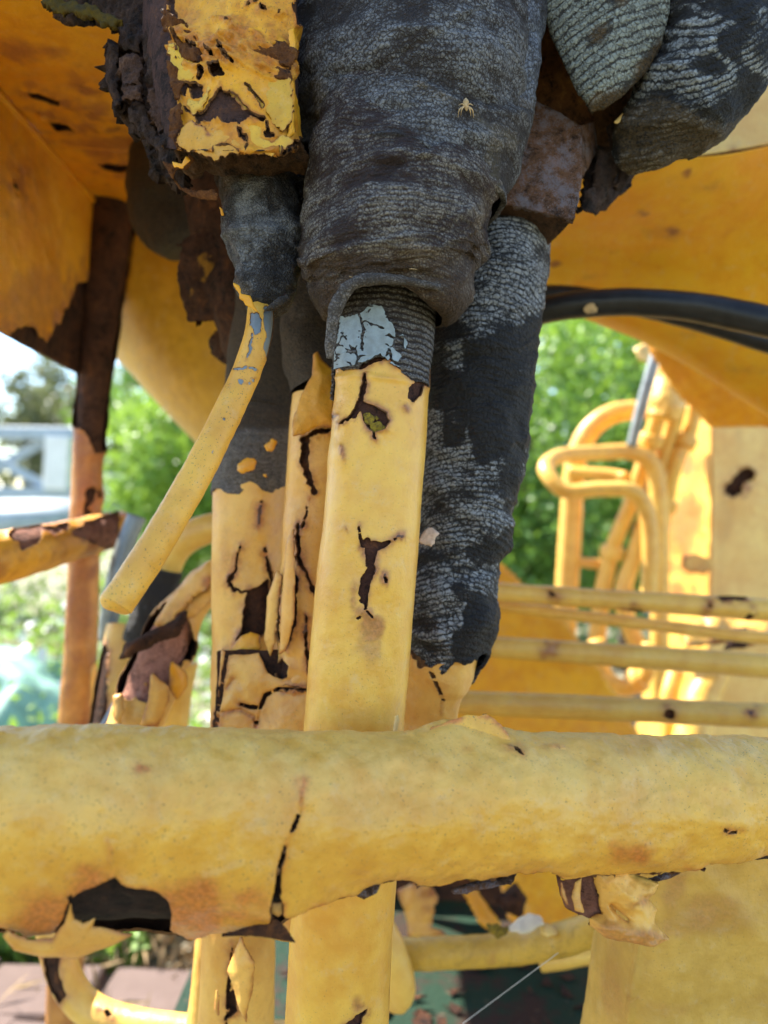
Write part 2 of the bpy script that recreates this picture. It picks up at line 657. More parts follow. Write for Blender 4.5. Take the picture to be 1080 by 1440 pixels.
Y_UNDER = paint('flaked paint', (.84, .425, .085), speck=.6, pits=.0003, grime=(.58, .22, .04), grime_amt=.7, rustc=(.48, .16, .04))
RUST = rust('dark rust', ((.018, .008, .005), (.075, .029, .013), (.23, .080, .022)))
RUST_RED = rust('red rust', ((.10, .04, .025), (.29, .12, .075), (.46, .22, .12)))
RUST_EDGE = rust('paint edge', ((.10, .045, .02), (.22, .10, .035), (.36, .19, .05)), 3, .0006)
RUST_GREY = rust('bracket rust', ((.06, .030, .018), (.18, .085, .042), (.33, .14, .06)), 1.2, .0012, grey=.5)
RUST_ORANGE = rust('orange rust', ((.09, .03, .012), (.22, .08, .02), (.42, .18, .03)), 1.6, .002)
T_MAIN = tape('main wrapping', .0034, dark=(.042, .026, .024), light=(.27, .255, .24), brown=(.080, .052, .036), rib_amt=.42, net=.5, cell=420)
T_UPPER = tape('upper wrapping', .0044, dark=(.038, .029, .026), light=(.235, .24, .25), brown=(.09, .07, .035), rib_amt=.28, net=.5, cell=360)
T_HOSE = tape('hose wrapping', .0045, dark=(.020, .019, .020), light=(.33, .34, .35), rib_amt=.55, net=.6, rough=.6, cell=240, lo=-1.0, hi=.0)
T_FLAP = tape('grey wrapping', .0062, dark=(.045, .042, .037), light=(.34, .37, .33), brown=(.10, .065, .03), rib_amt=.75, cell=260, lo=-1.1, hi=-.35)
T_STUB = tape('stub wrapping', .006, dark=(.030, .026, .025), light=(.21, .215, .225), brown=(.07, .05, .03), rib_amt=.15, rough=.55, cell=420, net=.25)
T_SOFT = tape('old wrapping', .005, dark=(.07, .058, .05), light=(.24, .22, .21), brown=(.10, .07, .045), rib_amt=.2, cell=500)
BLUE = plain('pale blue paint', (.33, .41, .47), .55, .1, 170, .001, .35, 0, (.22, .265, .29))
BLACK = plain('black rubber', (.016, .016, .018), .38, .3, 60, .0006)
GREY = plain('grey metal', (.24, .27, .27), .45, .2, 40, .0006, metal=.3)
LICHEN = plain('lichen', (.50, .36, .04), .9, .3, 420, .003, .1, 0, (.12, .08, .03))
CHIP = plain('bare paint chip', (.62, .45, .33), .7, .2, 200, .001)
STRAW = plain('dry fibre', (.45, .32, .17), .8, .3, 100, .0005)


def flake(name, poly, ctrl, mats, parent=None, res=3.0, jag=2.0, js=.006, bulge=0, lumps=0, lscale=.02, thick=.0015, seed=1, stain=0, edge_curl=0, holes=(), lines=(), rim_only=False, at=None, rib=None):
    """A plate, chip or flap with an outline in photograph pixels, lying in the plane through three or more (px, py, depth)."""
    xs, ys = [p[0] for p in poly], [p[1] for p in poly]
    res *= 1.34
    m = 4 * res
    x0, x1, y0, y1 = min(xs) - m, max(xs) + m, min(ys) - m, max(ys) + m
    nu, nv = max(6, int((x1 - x0) / res)), max(6, int((y1 - y0) / res))
    X, Y = np.meshgrid(np.linspace(x0, x1, nu), np.linspace(y0, y1, nv))
    A = np.array([[1, c[0], c[1]] for c in ctrl], float)
    k = np.linalg.lstsq(A, np.array([1 / c[2] for c in ctrl]), rcond=None)[0]
    D = 1 / (k[0] + k[1] * X + k[2] * Y)
    Q = CAM + ((X - 540) / FPX * D)[..., None] * RV + ((720 - Y) / FPX * D)[..., None] * UV_ + D[..., None] * FV
    s = Surf(Q, False)
    if np.einsum('ijk,ijk->', s.N, Q - CAM) > 0:
        s.Q = s.Q[:, ::-1].copy()
        s.base()
    sd = -poly_dist(s.x, s.y, poly)
    for h in holes:
        sd = np.minimum(sd, poly_dist(s.x, s.y, h))
    for l in lines:
        sd = np.minimum(sd, seg_dist(s.x, s.y, l)[0])
    s.sd = sd + jag * fbm(s.Q, js, 3, seed)
    if bulge:
        big = np.maximum(sd, 0) / (sd.max() + 1e-6)
        s.push(bulge * np.sqrt(np.clip(big, 0, 1)) * s.mm())
    if lumps:
        s.push(lumps * fbm(s.Q, lscale, 4, seed + 3) * s.mm())
    if edge_curl:
        s.curl(edge_curl, 9, seed + 5)
    if stain:
        s.stain(stain, .9)
    if rib is not None:
        a = math.radians(rib)
        s.at['rib'] = (s.x * math.cos(a) + s.y * math.sin(a)) * s.mm()
    for n, f in (at or {}).items():
        s.at[n] = f(s)
    return s.mesh(name, mats, parent, thick * (.6 if name == 'paint_flake' else 1), rim_only)


def box_w(center, size, R=None):
    x, y, z = (q / 2 for q in size)
    V = np.array([(a, b, c) for a in (-x, x) for b in (-y, y) for c in (-z, z)])
    if R is not None:
        V = V @ R.T
    F = np.array([(0, 1, 3, 2), (4, 6, 7, 5), (0, 4, 5, 1), (2, 3, 7, 6), (0, 2, 6, 4), (1, 5, 7, 3)])
    return V + np.asarray(center), F


def beam(name, a, b, w, h, mat, parent):
    a, b = np.asarray(a), np.asarray(b)
    t = unit(b - a)
    up = np.array([0, 1.0, 0]) if abs(t[1]) < .9 else np.array([0, 0, 1.0])
    s_ = unit(np.cross(t, up))
    u = np.cross(s_, t)
    R = np.stack([t, s_, u], 1)
    V, F = box_w((a + b) / 2, (np.linalg.norm(b - a), w, h), R)
    o = mesh_obj(name, V, F, mat, parent, smooth_=False)
    bv = o.modifiers.new('bevel', 'BEVEL')
    bv.width = min(w, h) * .08
    return o


# ---------------------------------------------------------------- the ground
M_GROUND = NT('soil and dead grass')
c_ = M_GROUND.mix(M_GROUND.mr(M_GROUND.noise(1.1, 6, .65), .38, .62), (.40, .36, .27), (.52, .47, .37))
c_ = M_GROUND.mix(M_GROUND.mr(M_GROUND.noise(38, 5, .7), .45, .62), c_, (.045, .075, .018))
sepx = M_GROUND.n('SeparateXYZ', i_0=M_GROUND.n('NewGeometry').outputs['Position'])
bounce_cut = M_GROUND.mr(M_GROUND.math('ADD', sepx.outputs[1], M_GROUND.math('MULTIPLY', M_GROUND.noise(1.6, 4, .6), 1.2)), 1.25, .75)  # darker ground on the unseen camera side, added to cut bounce light
c_ = M_GROUND.mix(bounce_cut, c_, M_GROUND.mix(M_GROUND.mr(M_GROUND.noise(30, 5, .7), .35, .65), (.12, .11, .045), (.24, .20, .10)))
M_GROUND = M_GROUND.done(c_, .95, M_GROUND.bump(M_GROUND.noise(60, 6, .7), .03, .8), spec=.1)
g = 170
Vx, Vy = np.meshgrid(np.concatenate([np.linspace(-160, -6, 20), np.linspace(-5, 5, 60), np.linspace(6, 160, 20)]), np.concatenate([np.linspace(-60, -2, 8), np.linspace(-1, 9, 60), np.linspace(10, 240, 24)]))
Gz = .025 * fbm(np.stack([Vx, Vy, 0 * Vx], -1), .7, 3, 4) - .03
S = Surf(np.stack([Vx, Vy, Gz], -1), False)
kind(S.mesh('ground', M_GROUND), 'structure')['label'] = 'bare soil and dry grass round the machine'

# a strip of pinkish pavers at the lower left
M_PAVER = plain('pink paver', (.25, .18, .155), .9, .35, 18, .006, .15, 0, (.14, .10, .085))
path = kind(mesh_obj('paved_path', *box_w((-.72, 1.27, -.012), (1.5, .54, .03)), plain('path sand', (.16, .12, .09), .95, .3, 60, .004), smooth_=False), 'structure')
path['label'] = 'strip of worn pinkish pavers at the foot of the machine'
for j in range(3):
    for i in range(7):
        V, F = box_w((-1.33 + i * .238 + .119 * (j % 2) + rng.normal(0, .006), 1.10 + j * .175 + rng.normal(0, .006), .004 + .012 * rng.random()), (.224 + rng.normal(0, .006), .160, .05), np.array(Matrix.Rotation(rng.normal(0, .05), 3, 'Z')))
        V += rng.normal(0, .005, V.shape)
        o = mesh_obj('paver', V, F, M_PAVER, path, smooth_=False)
        bv = o.modifiers.new('bevel', 'BEVEL')
        bv.width = .006


# ---------------------------------------------------------------- vegetation
def leaf_mesh(centres, size, tilt=1.0, asp=.55, jit=.4):
    n = len(centres)
    a = unit(rng.normal(size=(n, 3)) * [1, 1, tilt])
    b = unit(np.cross(a, rng.normal(size=(n, 3))))
    c = np.cross(a, b)
    L = size * (1 + jit * rng.normal(size=(n, 1)).clip(-1.5, 1.5))
    W = L * asp
    V = np.stack([centres - a * L * .5, centres + b * W * .5 + c * W * .12, centres + a * L * .5, centres - b * W * .5 + c * W * .12], 1).reshape(-1, 3)
    F = np.arange(n * 4).reshape(n, 4)
    return V, F


def crown_points(centre, rad, n, clumps):
    k = unit(rng.normal(size=(clumps, 3))) * (rng.random((clumps, 1)) ** .4)
    k = k * np.asarray(rad) + np.asarray(centre)
    w = rng.random(clumps) ** 1.2 + .15
    pick = rng.choice(clumps, n, p=w / w.sum())
    p = unit(rng.normal(size=(n, 3))) * (rng.random((n, 1)) ** .5)
    return k[pick] + p * (np.asarray(rad) * .30 * (.6 + .8 * w[pick][:, None]))


def tree(name, label, cat, base, centre, rad, n, leaf, mat, bark, clumps=45, group=None, tr=.05):
    base = np.asarray(base, float)
    t = thing(name, label, cat, base, group)
    c = np.asarray(centre, float)
    tube_w(np.array([[*base, tr * 1.5], [*(base * .6 + c * .4 + [.05, 0, 0]), tr], [*(c + [0, 0, rad[2] * .5]), tr * .35]]), 10, 16).mesh('trunk', bark, t)
    for q in range(5):
        e = c + unit(rng.normal(size=3)) * np.asarray(rad) * .75
        s0 = base * .5 + c * .5 + [0, 0, .12 * q * rad[2]]
        tube_w(np.array([[*s0, tr * .5], [*(s0 * .5 + e * .5 + rng.normal(0, .06, 3)), tr * .3], [*e, tr * .1]]), 6, 10).mesh('limb', bark, t)
    pts = crown_points(c, rad, n, clumps)
    pts[:, 2] = np.maximum(pts[:, 2], .03)
    V, F = leaf_mesh(pts, leaf)
    kind(mesh_obj('crown', V, F, mat, t, smooth_=False), 'stuff')
    return t


BARK = plain('bark', (.10, .075, .055), .9, .4, 40, .01, .1)
L1 = leafmat('mid green leaves', (.045, .10, .018), (.10, .19, .035))
L2 = leafmat('bright leaves', (.09, .17, .03), (.17, .28, .05))
L3 = leafmat('deep green leaves', (.022, .055, .013), (.05, .10, .025))
L4 = leafmat('hazy far leaves', (.05, .075, .04), (.09, .11, .06))
TG = 'bushes and trees beyond the machine'
tree('broadleaf_bush', 'leafy bright green bush between the tape-wrapped hose and the looped rail', 'bush', (.85, 4.6, 0), (.88, 4.6, 1.05), (.75, .6, .95), 9000, .062, L1, BARK, 60, TG)
tree('broadleaf_bush', 'taller glossy bush rising behind the looped yellow rail', 'bush', (1.75, 5.2, 0), (1.75, 5.3, 1.6), (.95, .7, 1.25), 9000, .07, L2, BARK, 60, TG)
tree('broadleaf_bush', 'dark green shrub low behind the yellow tubes', 'bush', (1.15, 6.4, 0), (1.2, 6.5, 1.0), (1.3, .7, 1.2), 8000, .085, L3, BARK, 60, TG)
tree('shade_tree', 'tall dark tree closing the view beneath the orange boom', 'tree', (2.6, 9.5, 0), (2.4, 9.5, 3.0), (2.8, 1.4, 2.8), 11000, .13, L3, BARK, 70, TG, .13)
tree('broadleaf_bush', 'sunlit yellow-green bush between the rusty post and the yellow cylinder', 'bush', (-1.62, 5.6, 0), (-1.60, 5.7, 1.15), (.50, .6, .85), 9000, .06, L2, BARK, 55, TG)
tree('shade_tree', 'green tree behind the sunlit bush and the yellow cylinder', 'tree', (-2.4, 9.0, 0), (-2.3, 9.0, 1.65), (1.35, 1.2, 1.25), 9000, .10, L1, BARK, 55, TG, .1)
tree('broadleaf_bush', 'low pale green bush seen through the gap under the bent pipe', 'bush', (-1.0, 6.0, 0), (-.95, 6.1, .55), (.9, .6, .55), 7000, .06, L2, BARK, 50, TG)
for q, (x, y, h, lab) in enumerate(((-11.5, 24, 5.0, 'thin far tree against the sky at the left edge'), (-9.9, 27, 5.7, 'far tree with a loose crown just left of the rusty post'), (-13.2, 29, 6.1, 'hazy far tree standing above the end of the truss'), (-8.4, 31, 6.6, 'dull green far tree right behind the rusty post'))):
    tree('far_tree', lab, 'tree', (x, y, 0), (x, y, h * .66), (1.5, 1.5, h * .36), 2600, .22, L4, BARK, 28, 'far trees against the sky', .11)
hb = crown_points((-6, 40, 1.6), (30, 3, 2.2), 9000, 160)
kind(mesh_obj('treeline', *leaf_mesh(hb, .5), L4, smooth_=False), 'stuff')['label'] = 'far low line of bushes behind the boat yard'

# weeds, dry grass and little white flowers on the ground
def spread(n, x0, x1, y0, y1, h):
    return np.stack([rng.uniform(x0, x1, n), rng.uniform(y0, y1, n), rng.random(n) ** 1.5 * h], -1)


kind(mesh_obj('weeds', *leaf_mesh(np.vstack([spread(9000, -3.6, .9, 2.6, 7, .30), spread(5200, -1.35, -.58, 1.58, 2.5, .14), spread(500, -.66, -.30, 1.75, 2.6, .07), spread(2400, -.98, -.46, 1.56, 1.98, .09)]), .05, asp=.5), L2, smooth_=False), 'stuff')['label'] = 'low leafy weeds on the ground'
DRY = plain('dead grass', (.30, .21, .11), .9, .4, 30, .001, .1)
kind(mesh_obj('dry_grass', *leaf_mesh(np.vstack([spread(2600, -.66, .1, 1.52, 2.4, .06), spread(160, -1.2, .0, 1.1, 1.5, .03) + [0, 0, .03], spread(5000, -3, 1, 2.4, 6, .08)]), .075, asp=.09), DRY, smooth_=False), 'stuff')['label'] = 'dead grass stalks lying on the soil'
WHITE = plain('white petals', (.78, .78, .74), .6, .1, 50, .001)
kind(mesh_obj('white_flowers', *leaf_mesh(np.vstack([spread(420, -3.2, -1.0, 3.0, 6.2, .34), spread(160, -1.0, .0, 3.0, 5, .25)]), .055, asp=.9), WHITE, smooth_=False), 'stuff')['label'] = 'small white flowers among the weeds'

# a crumpled tarpaulin on the ground at the far left
gx, gy = np.meshgrid(np.linspace(-2.35, -1.27, 60), np.linspace(2.75, 3.75, 50))
rr_ = np.clip(1 - ((gx + 1.85) / .56) ** 2 - ((gy - 3.25) / .52) ** 2, 0, 1)
S = Surf(np.stack([gx, gy, .02 + .20 * rr_ ** .6 + .16 * (.5 - np.abs(fbm(np.stack([gx, gy, 0 * gx], -1), .34, 3, 8))) * np.minimum(1, rr_ * 3)], -1), False)
tag(S.mesh('tarpaulin', plain('tarpaulin cloth', (.22, .38, .30), .55, .3, 9, .004), None, .004, False), 'crumpled pale green tarpaulin heaped on the ground left of the rusty post', 'tarpaulin')

# blue-grey truss of a boat frame, far left
M_TRUSS = plain('blue-grey paint', (.36, .43, .50), .5, .12, 6, .001)
M_TRUSSW = plain('white paint', (.80, .81, .82), .45, .08, 6, .001)
tr_ = thing('truss_frame', 'blue-grey and white crossed truss frame standing far behind the rusty post', 'frame', P(20, 760, 6.0))
beam('top_rail', P(-90, 607, 6), P(112, 610, 6), .10, .10, M_TRUSS, tr_)
beam('bottom_rail', P(-90, 692, 6), P(112, 694, 6), .09, .10, M_TRUSS, tr_)
beam('post', P(84, 613, 5.97), P(80, 689, 5.97), .20, .10, M_TRUSSW, tr_)
beam('post', P(-60, 613, 5.97), P(-64, 687, 5.97), .16, .10, M_TRUSSW, tr_)
beam('brace', P(-52, 620, 6.03), P(68, 686, 6.03), .07, .05, M_TRUSS, tr_)
beam('brace', P(-52, 684, 6.08), P(68, 618, 6.08), .07, .05, M_TRUSS, tr_)
bh = thing('boat_hull', 'low blue-grey hull with a white bow block under the truss frame', 'hull', P(60, 790, 6.3))
S = sheet([[(-160, 700, 6.2), (0, 702, 6.2), (110, 700, 6.3), (176, 706, 6.6)], [(-160, 735, 6.0), (0, 735, 6.0), (110, 735, 6.2), (172, 728, 6.6)], [(-160, 800, 6.4), (0, 800, 6.4), (90, 790, 6.5), (140, 770, 6.7)]], 30, 16)
S.mesh('side', M_TRUSS, bh, .05, False)
V, F = box_w(P(156, 684, 6.6), (.26, .3, .22), np.array(Matrix.Rotation(.4, 3, 'Z')))
mesh_obj('bow_block', V, F, M_TRUSSW, bh, smooth_=False)

# ---------------------------------------------------------------- the crane's overhead steel
# left: underside plate with a gusset
ZT = .405 + CAM[2]
pl = thing('overhead_plate', 'orange-yellow steel plate overhead at the upper left with cracked paint and a rusty gusset', 'steel plate', (-.45, .9, ZT))
xs, ys = np.linspace(-.84, .22, 260), np.linspace(.52, 1.72, 270)
gx, gy = np.meshgrid(xs, ys)
xl = np.where(gy < .83, -.95, -.70)
xl = np.where(gy < .86, -.95, -.665)  # out-of-view left edge stepped to steer where sun and shade fall
xr = np.where(gy < 1.40, .22, -.06)  # hidden rear strip added to keep the deck shaded
gx = xl + (gx + .84) / 1.06 * (xr - xl)
S = Surf(np.stack([gx, gy, np.full_like(gx, ZT)], -1)[:, ::-1], False)
S.dent(.0022, .09, 3, 11)
S.damage([[(38, 128, 1), (60, 138, 3.5), (92, 150, 2)], [(110, 116, .5), (118, 128, 3), (128, 130, 1)], [(52, 156, 1), (80, 178, 3.5), (112, 182, 1), (165, 175, .5)], [(145, 232, 2), (172, 236, 6), (215, 232, 2)], [(115, 150, .5), (140, 165, 1.5), (150, 180, .5)], [(20, 262, 1), (25, 245, 3)], [(100, 330, 3), (130, 345, 9), (165, 365, 4)], [(178, 378, 2), (240, 390, 4)]], (), (), 3.0, .012, 31)
S.curl(3, 10).stain(26, .8)
S.at['rust'] = np.maximum(S.at['rust'], .75 * S.mask([('blob', 150, 205, 75, 12), ('blob', 20, 72, 60, 8), ('blob', 190, 360, 70, 26), ('blob', 110, 345, 30, 25), ('blob', 195, 390, 50, 16), ('blob', 300, 200, 60, 90)], 14, 16, .03, 7))
S.mesh('bottom_plate', [Y_ORANGE, RUST_EDGE], pl, .002, True)
S2 = Surf(np.stack([gx, gy, np.full_like(gx, ZT + .006)], -1)[::-6, ::6], False)
S2.mesh('rusty_backing', RUST, pl, .006, False)
# gusset: a plate standing in depth under it
gv, gu = np.meshgrid(np.linspace(0, 1, 150), np.linspace(0, 1, 130), indexing='ij')
xg = -.408 - .012 * gu
yg = .55 + gu * .50
zt, zb = ZT - .003, CAM[2] + .172 - .012 * gu
S = Surf(np.stack([xg, yg, zt + (zb - zt) * gv], -1), False)
if np.einsum('ijk,ijk->', S.N, S.Q - CAM) > 0:
    S.Q = S.Q[:, ::-1].copy()
    S.base()
S.dent(.0018, .06, 3, 12)
S.damage([[(20, 280, 1), (26, 240, 3)]], [[(-60, 520), (-60, 480), (10, 478), (35, 455), (55, 470), (75, 480), (88, 440), (110, 400), (180, 360), (220, 620), (0, 620)]], (), 7, .02, 41)
S.curl(3, 12).stain(34, .85)
S.at['rust'] = np.maximum(S.at['rust'], .55 * S.mask([('blob', 60, 430, 60, 50), ('blob', 105, 470, 20, 90)], 22, 18, .03, 8))
S.mesh('gusset', [Y_ORANGE, RUST_EDGE], pl, .0015, True)
S = Surf(np.stack([xg - .003, yg, zt + (zb - zt) * gv], -1)[::3, ::3], False)
if np.einsum('ijk,ijk->', S.N, S.Q - CAM) > 0:
    S.Q = S.Q[:, ::-1].copy()
    S.base()
S.pit(.001, .02).mesh('gusset_core', RUST, pl, .006, False)
tube_w(np.array([[-.408, .55, ZT - .004, .004], [-.42, 1.05, ZT - .004, .004]]), 10, 30).dent(.0008, .01).mesh('weld_bead', Y_ORANGE, pl)

# right: the boom with its curved underside and pale front face
bo = thing('crane_boom', 'big orange-yellow boom overhead at the right with a pale front face', 'boom', P(1000, 300, 1.0))
S = sheet([[(560, 250, .76), (800, 232, .76), (1000, 219, .76), (1140, 190, .76), (1240, 172, .76)],
           [(560, 330, .87), (800, 330, .87), (1000, 345, .86), (1140, 360, .85), (1240, 380, .84)],
           [(560, 385, .97), (760, 425, .97), (860, 452, .97), (960, 497, .96), (1090, 575, .95)],
           [(560, 380, 1.05), (760, 412, 1.05), (860, 438, 1.05), (960, 480, 1.04), (1090, 550, 1.02)],
           [(560, 290, 1.15), (760, 300, 1.15), (860, 320, 1.15), (960, 340, 1.15), (1090, 400, 1.12)]], 220, 220)
S.dent(.003, .12, 3, 14)
S.at['rust'] = np.maximum(.42 * S.mask([('blob', 945, 326, 26, 9), ('blob', 900, 300, 8, 5), ('blob', 838, 390, 14, 6), ('blob', 860, 355, 9, 5), ('blob', 980, 470, 40, 12), ('blob', 1050, 520, 30, 12), ('blob', 890, 250, 30, 4), ('blob', 1000, 265, 40, 5)], 9, 9, .03, 7), .96 * S.mask([('blob', 944, 324, 10, 5), ('blob', 968, 243, 7, 4), ('blob', 781, 372, 7, 3), ('blob', 905, 300, 3, 2)], 4, 5, .01, 9))
S.mesh('underside', [Y_BOOM, RUST_EDGE], bo, .008, False)
S = sheet([[(560, -120, .765), (800, -125, .765), (1000, -130, .765), (1320, -140, .765)], [(560, 60, .762), (800, 50, .762), (1000, 40, .762), (1320, 20, .762)], [(560, 247, .757), (800, 229, .757), (1000, 216, .757), (1320, 157, .757)]], 160, 90)
S.dent(.0012, .05, 3, 15)
S.damage([], [[(1020, 222), (1030, 212), (1050, 214), (1056, 226), (1040, 232)]], (), 3, .01, 34)
S.curl(2, 6).stain(12, .8)
S.mesh('front_face', [Y_CREAM, RUST_EDGE], bo, .004, False)
flake('bracket_fin', [(905, 480), (985, 500), (1085, 570), (1085, 600), (1000, 600), (955, 560), (930, 520)], [(905, 480, 1.36), (1085, 570, 1.30), (1000, 600, 1.36)], Y_ORANGE, bo, 5, 2, .02, 12, 4, .05, .01, 51)

# ---------------------------------------------------------------- far right machinery
def collar(parent, ctrl, f, mat, w=14, grow=1.35):
    """A coupling ring round a pipe at fraction F of its control points."""
    k = f * (len(ctrl) - 1)
    i = min(int(k), len(ctrl) - 2)
    a, b = np.array(ctrl[i]), np.array(ctrl[i + 1])
    p = a + (b - a) * (k - i)
    u = (b - a) / np.hypot(*(b - a)[:2]) * w * .5
    r = p[3] * grow
    tube([(*(p - u)[:3], r * .86), (*(p - u * .8)[:3], r), (*(p + u * .8)[:3], r), (*(p + u)[:3], r * .86)], 20, 12).mesh('coupling', mat, parent, caps=True)


def far_tube(name, ctrl, mat, label, cat, group=None, nu=20, nv=90, dam=(), core=True, jag=3, parent=None, caps=True):
    s = tube(ctrl, nu, nv)
    base = s.Q.reshape(-1, 3).mean(0)
    t = parent or thing(name, label, cat, base, group)
    if dam:
        if core:
            c = tube([(a, b, d, r * .88) for a, b, d, r in ctrl], max(14, nu // 3), max(24, nv // 3))
            c.pit(.0006, .01).mesh('rusty_core', RUST, t, caps=True)
        s.dent(.0006, .03, 3, 3)
        s.damage([x for x in dam if len(x[0]) == 3], [x for x in dam if len(x[0]) == 2], (), jag, .01, 13)
        s.curl(2.0, 8).stain(10, .95)
        s.mesh('paint_coat', [mat, RUST_EDGE], t, .0012, True)
    else:
        s.dent(.0006, .03, 3, 3)
        s.at['rust'] = np.clip(.9 * (fbm(s.Q, .05, 4, len(label)) - .55), 0, 1)
        s.mesh('tube' if parent is None else name, mat, t, caps=caps)
    return t


RG = 'yellow tubes crossing behind the wrapped hose'
far_tube('cross_tube', [(600, 818, 1.02, 13), (700, 832, 1.0, 13), (860, 843, .98, 14), (980, 851, .96, 15), (1200, 866, .92, 17)], Y_FAR, 'topmost of the yellow cross tubes, with a black bare patch near its right end', 'tube', RG, 60, 300,
         [[(1002, 842), (1020, 836), (1045, 835), (1052, 843), (1030, 846)], [(880, 856), (892, 853), (905, 858), (898, 866), (884, 864)], [(772, 830, 1), (778, 840, 3)], [(990, 870, 1), (1000, 850, 2)], [(1060, 858, 1), (1050, 870, 3)]])
far_tube('cross_tube', [(600, 838, 1.06, 8), (700, 851, 1.05, 8), (860, 872, 1.03, 8.5), (1000, 889, 1.01, 9), (1200, 912, .98, 10)], Y_FAR, 'thinnest yellow cross tube, just under the topmost one', 'tube', RG)
far_tube('cross_tube', [(600, 902, 1.0, 15), (700, 910, .99, 15), (860, 921, .97, 16), (1000, 931, .95, 17), (1200, 948, .92, 18)], Y_FAR, 'third yellow cross tube, with a rust mark near the wrapped hose', 'tube', RG, 40, 200,
         [[(768, 905, 1), (776, 915, 4)], [(778, 908, 2), (770, 918, 2)]])
far_tube('cross_tube', [(560, 984, .86, 16), (650, 988, .86, 16), (800, 994, .85, 17), (960, 1001, .84, 17), (1200, 1013, .82, 18)], Y_FAR, 'lowest yellow cross tube, right above the horizontal pipe, chipped to grey', 'tube', RG, 50, 240,
         [[(935, 1006), (940, 995), (948, 1000), (945, 1010)], [(1052, 1000), (1060, 999), (1060, 1006)]])
# the brace plate and the housing behind the tubes
hs = thing('machine_housing', 'yellow slanting side plate behind the cross tubes, dark and open below', 'housing', P(700, 1200, 1.25))
flake('side_plate', [(560, 760), (700, 782), (728, 812), (790, 868), (845, 940), (905, 1040), (905, 1230), (560, 1230)], [(560, 800, 1.32), (900, 1040, 1.26), (600, 1200, 1.3)], Y_ORANGE, hs, 5, 1.5, .03, 0, 3, .1, .012, 61)
flake('side_plate', [(700, 1225), (830, 1225), (850, 1300), (760, 1330), (715, 1290)], [(700, 1225, 1.14), (850, 1225, 1.1), (760, 1330, 1.05)], Y_ORANGE, hs, 5, 2, .03, 0, 3, .1, .01, 62)
flake('shade_plate', [(380, 1180), (860, 1180), (860, 1360), (380, 1360)], [(380, 1180, 1.34), (860, 1180, 1.34), (380, 1360, 1.34)], RUST, hs, 8, 0, .03, 0, 4, .05, .01, 63)  # dark rust sheet added in place of the deep shade inside the opening
flake('rust_lump', [(560, 1250), (590, 1236), (612, 1262), (606, 1300), (630, 1318), (575, 1322)], [(560, 1250, 1.0), (630, 1250, .98), (575, 1322, .98)], Y_UNDER, hs, 3, 4, .02, 14, 8, .02, .006, 64, 14)
flake('strut', [(648, 1250), (668, 1246), (705, 1300), (700, 1318), (672, 1300)], [(648, 1250, 1.02), (700, 1250, 1.02), (672, 1300, .99)], Y_ORANGE, hs, 3, 1, .02, 6, 2, .02, .006, 65)
flake('rust_lump', [(700, 1262), (725, 1236), (742, 1262), (735, 1290), (706, 1286)], [(700, 1250, 1.02), (742, 1250, 1.02), (706, 1300, 1.0)], RUST, hs, 3, 4, .02, 12, 8, .02, .006, 66)
# green deck with litter
M_DECK = NT('green deck paint')
c_ = M_DECK.mix(M_DECK.mr(M_DECK.noise(14, 6, .7), .48, .62), (.012, .034, .019), (.040, .022, .016))
c_ = M_DECK.mix(M_DECK.mr(M_DECK.noise(70, 4, .7), .62, .7), c_, (.12, .08, .05))
M_DECK = M_DECK.done(c_, .7, M_DECK.bump(M_DECK.noise(80, 5, .7), .004, .7), spec=.2)
dk = kind(mesh_obj('deck', *box_w((.14, 1.06, .285), (.78, .60, .03)), M_DECK, smooth_=False), 'structure')
dk['label'] = 'dark green deck plate littered with rust flakes below the pipes'
lit = []
for q in range(90):
    c0 = np.array([rng.uniform(-.12, .42), rng.uniform(.82, 1.22), .303])
    a = rng.random(5) * .014 + .004
    th = np.sort(rng.random(5)) * 6.28
    lit.append(np.stack([c0[0] + a * np.cos(th), c0[1] + a * np.sin(th), c0[2] + rng.random(5) * .006], -1))
V = np.vstack(lit)
kind(mesh_obj('rust_litter', V, np.zeros((0, 4), int), RUST, None, None, [tuple(range(i * 5, i * 5 + 5)) for i in range(90)], .002, False, False), 'stuff')['label'] = 'rust and paint crumbs lying on the green deck'

# bent rails and pipes beyond
RL = thing('looped_rail', 'bent tubular rail looping back on itself, nearest in front of the leaves', 'rail', P(880, 840, 1.5))
far_tube('rail_tube', [(912, 850, 1.46, 11.5), (914, 770, 1.46, 11.5), (908, 715, 1.46, 11.5), (886, 690, 1.46, 11), (840, 688, 1.47, 11), (796, 691, 1.48, 11), (774, 672, 1.5, 11.5), (768, 655, 1.53, 11.5), (790, 641, 1.58, 11), (840, 637, 1.62, 11), (890, 636, 1.64, 11.5), (918, 655, 1.64, 12), (926, 700, 1.64, 12.5), (928, 780, 1.64, 12.5), (926, 1000, 1.64, 12)], Y_FAR, '', '', None, 24, 260, parent=RL)
AR = thing('arched_rail', 'taller arched tube rail standing behind the looped rail', 'rail', P(795, 900, 1.75))
far_tube('arch_tube', [(788, 1010, 1.78, 17), (793, 900, 1.78, 16), (800, 780, 1.78, 16), (806, 680, 1.78, 15), (812, 640, 1.78, 15), (832, 602, 1.78, 15), (868, 580, 1.78, 14), (930, 576, 1.78, 13)], Y_FAR, '', '', None, 24, 160, parent=AR)
far_tube('rung', [(812, 790, 1.77, 7), (850, 794, 1.78, 7)], Y_FAR, '', '', None, 14, 20, parent=AR)
far_tube('rung', [(800, 664, 1.75, 9), (860, 668, 1.72, 9), (880, 672, 1.7, 9)], Y_FAR, '', '', None, 14, 30, parent=AR)
pg = 'slanting hydraulic pipes below the boom'
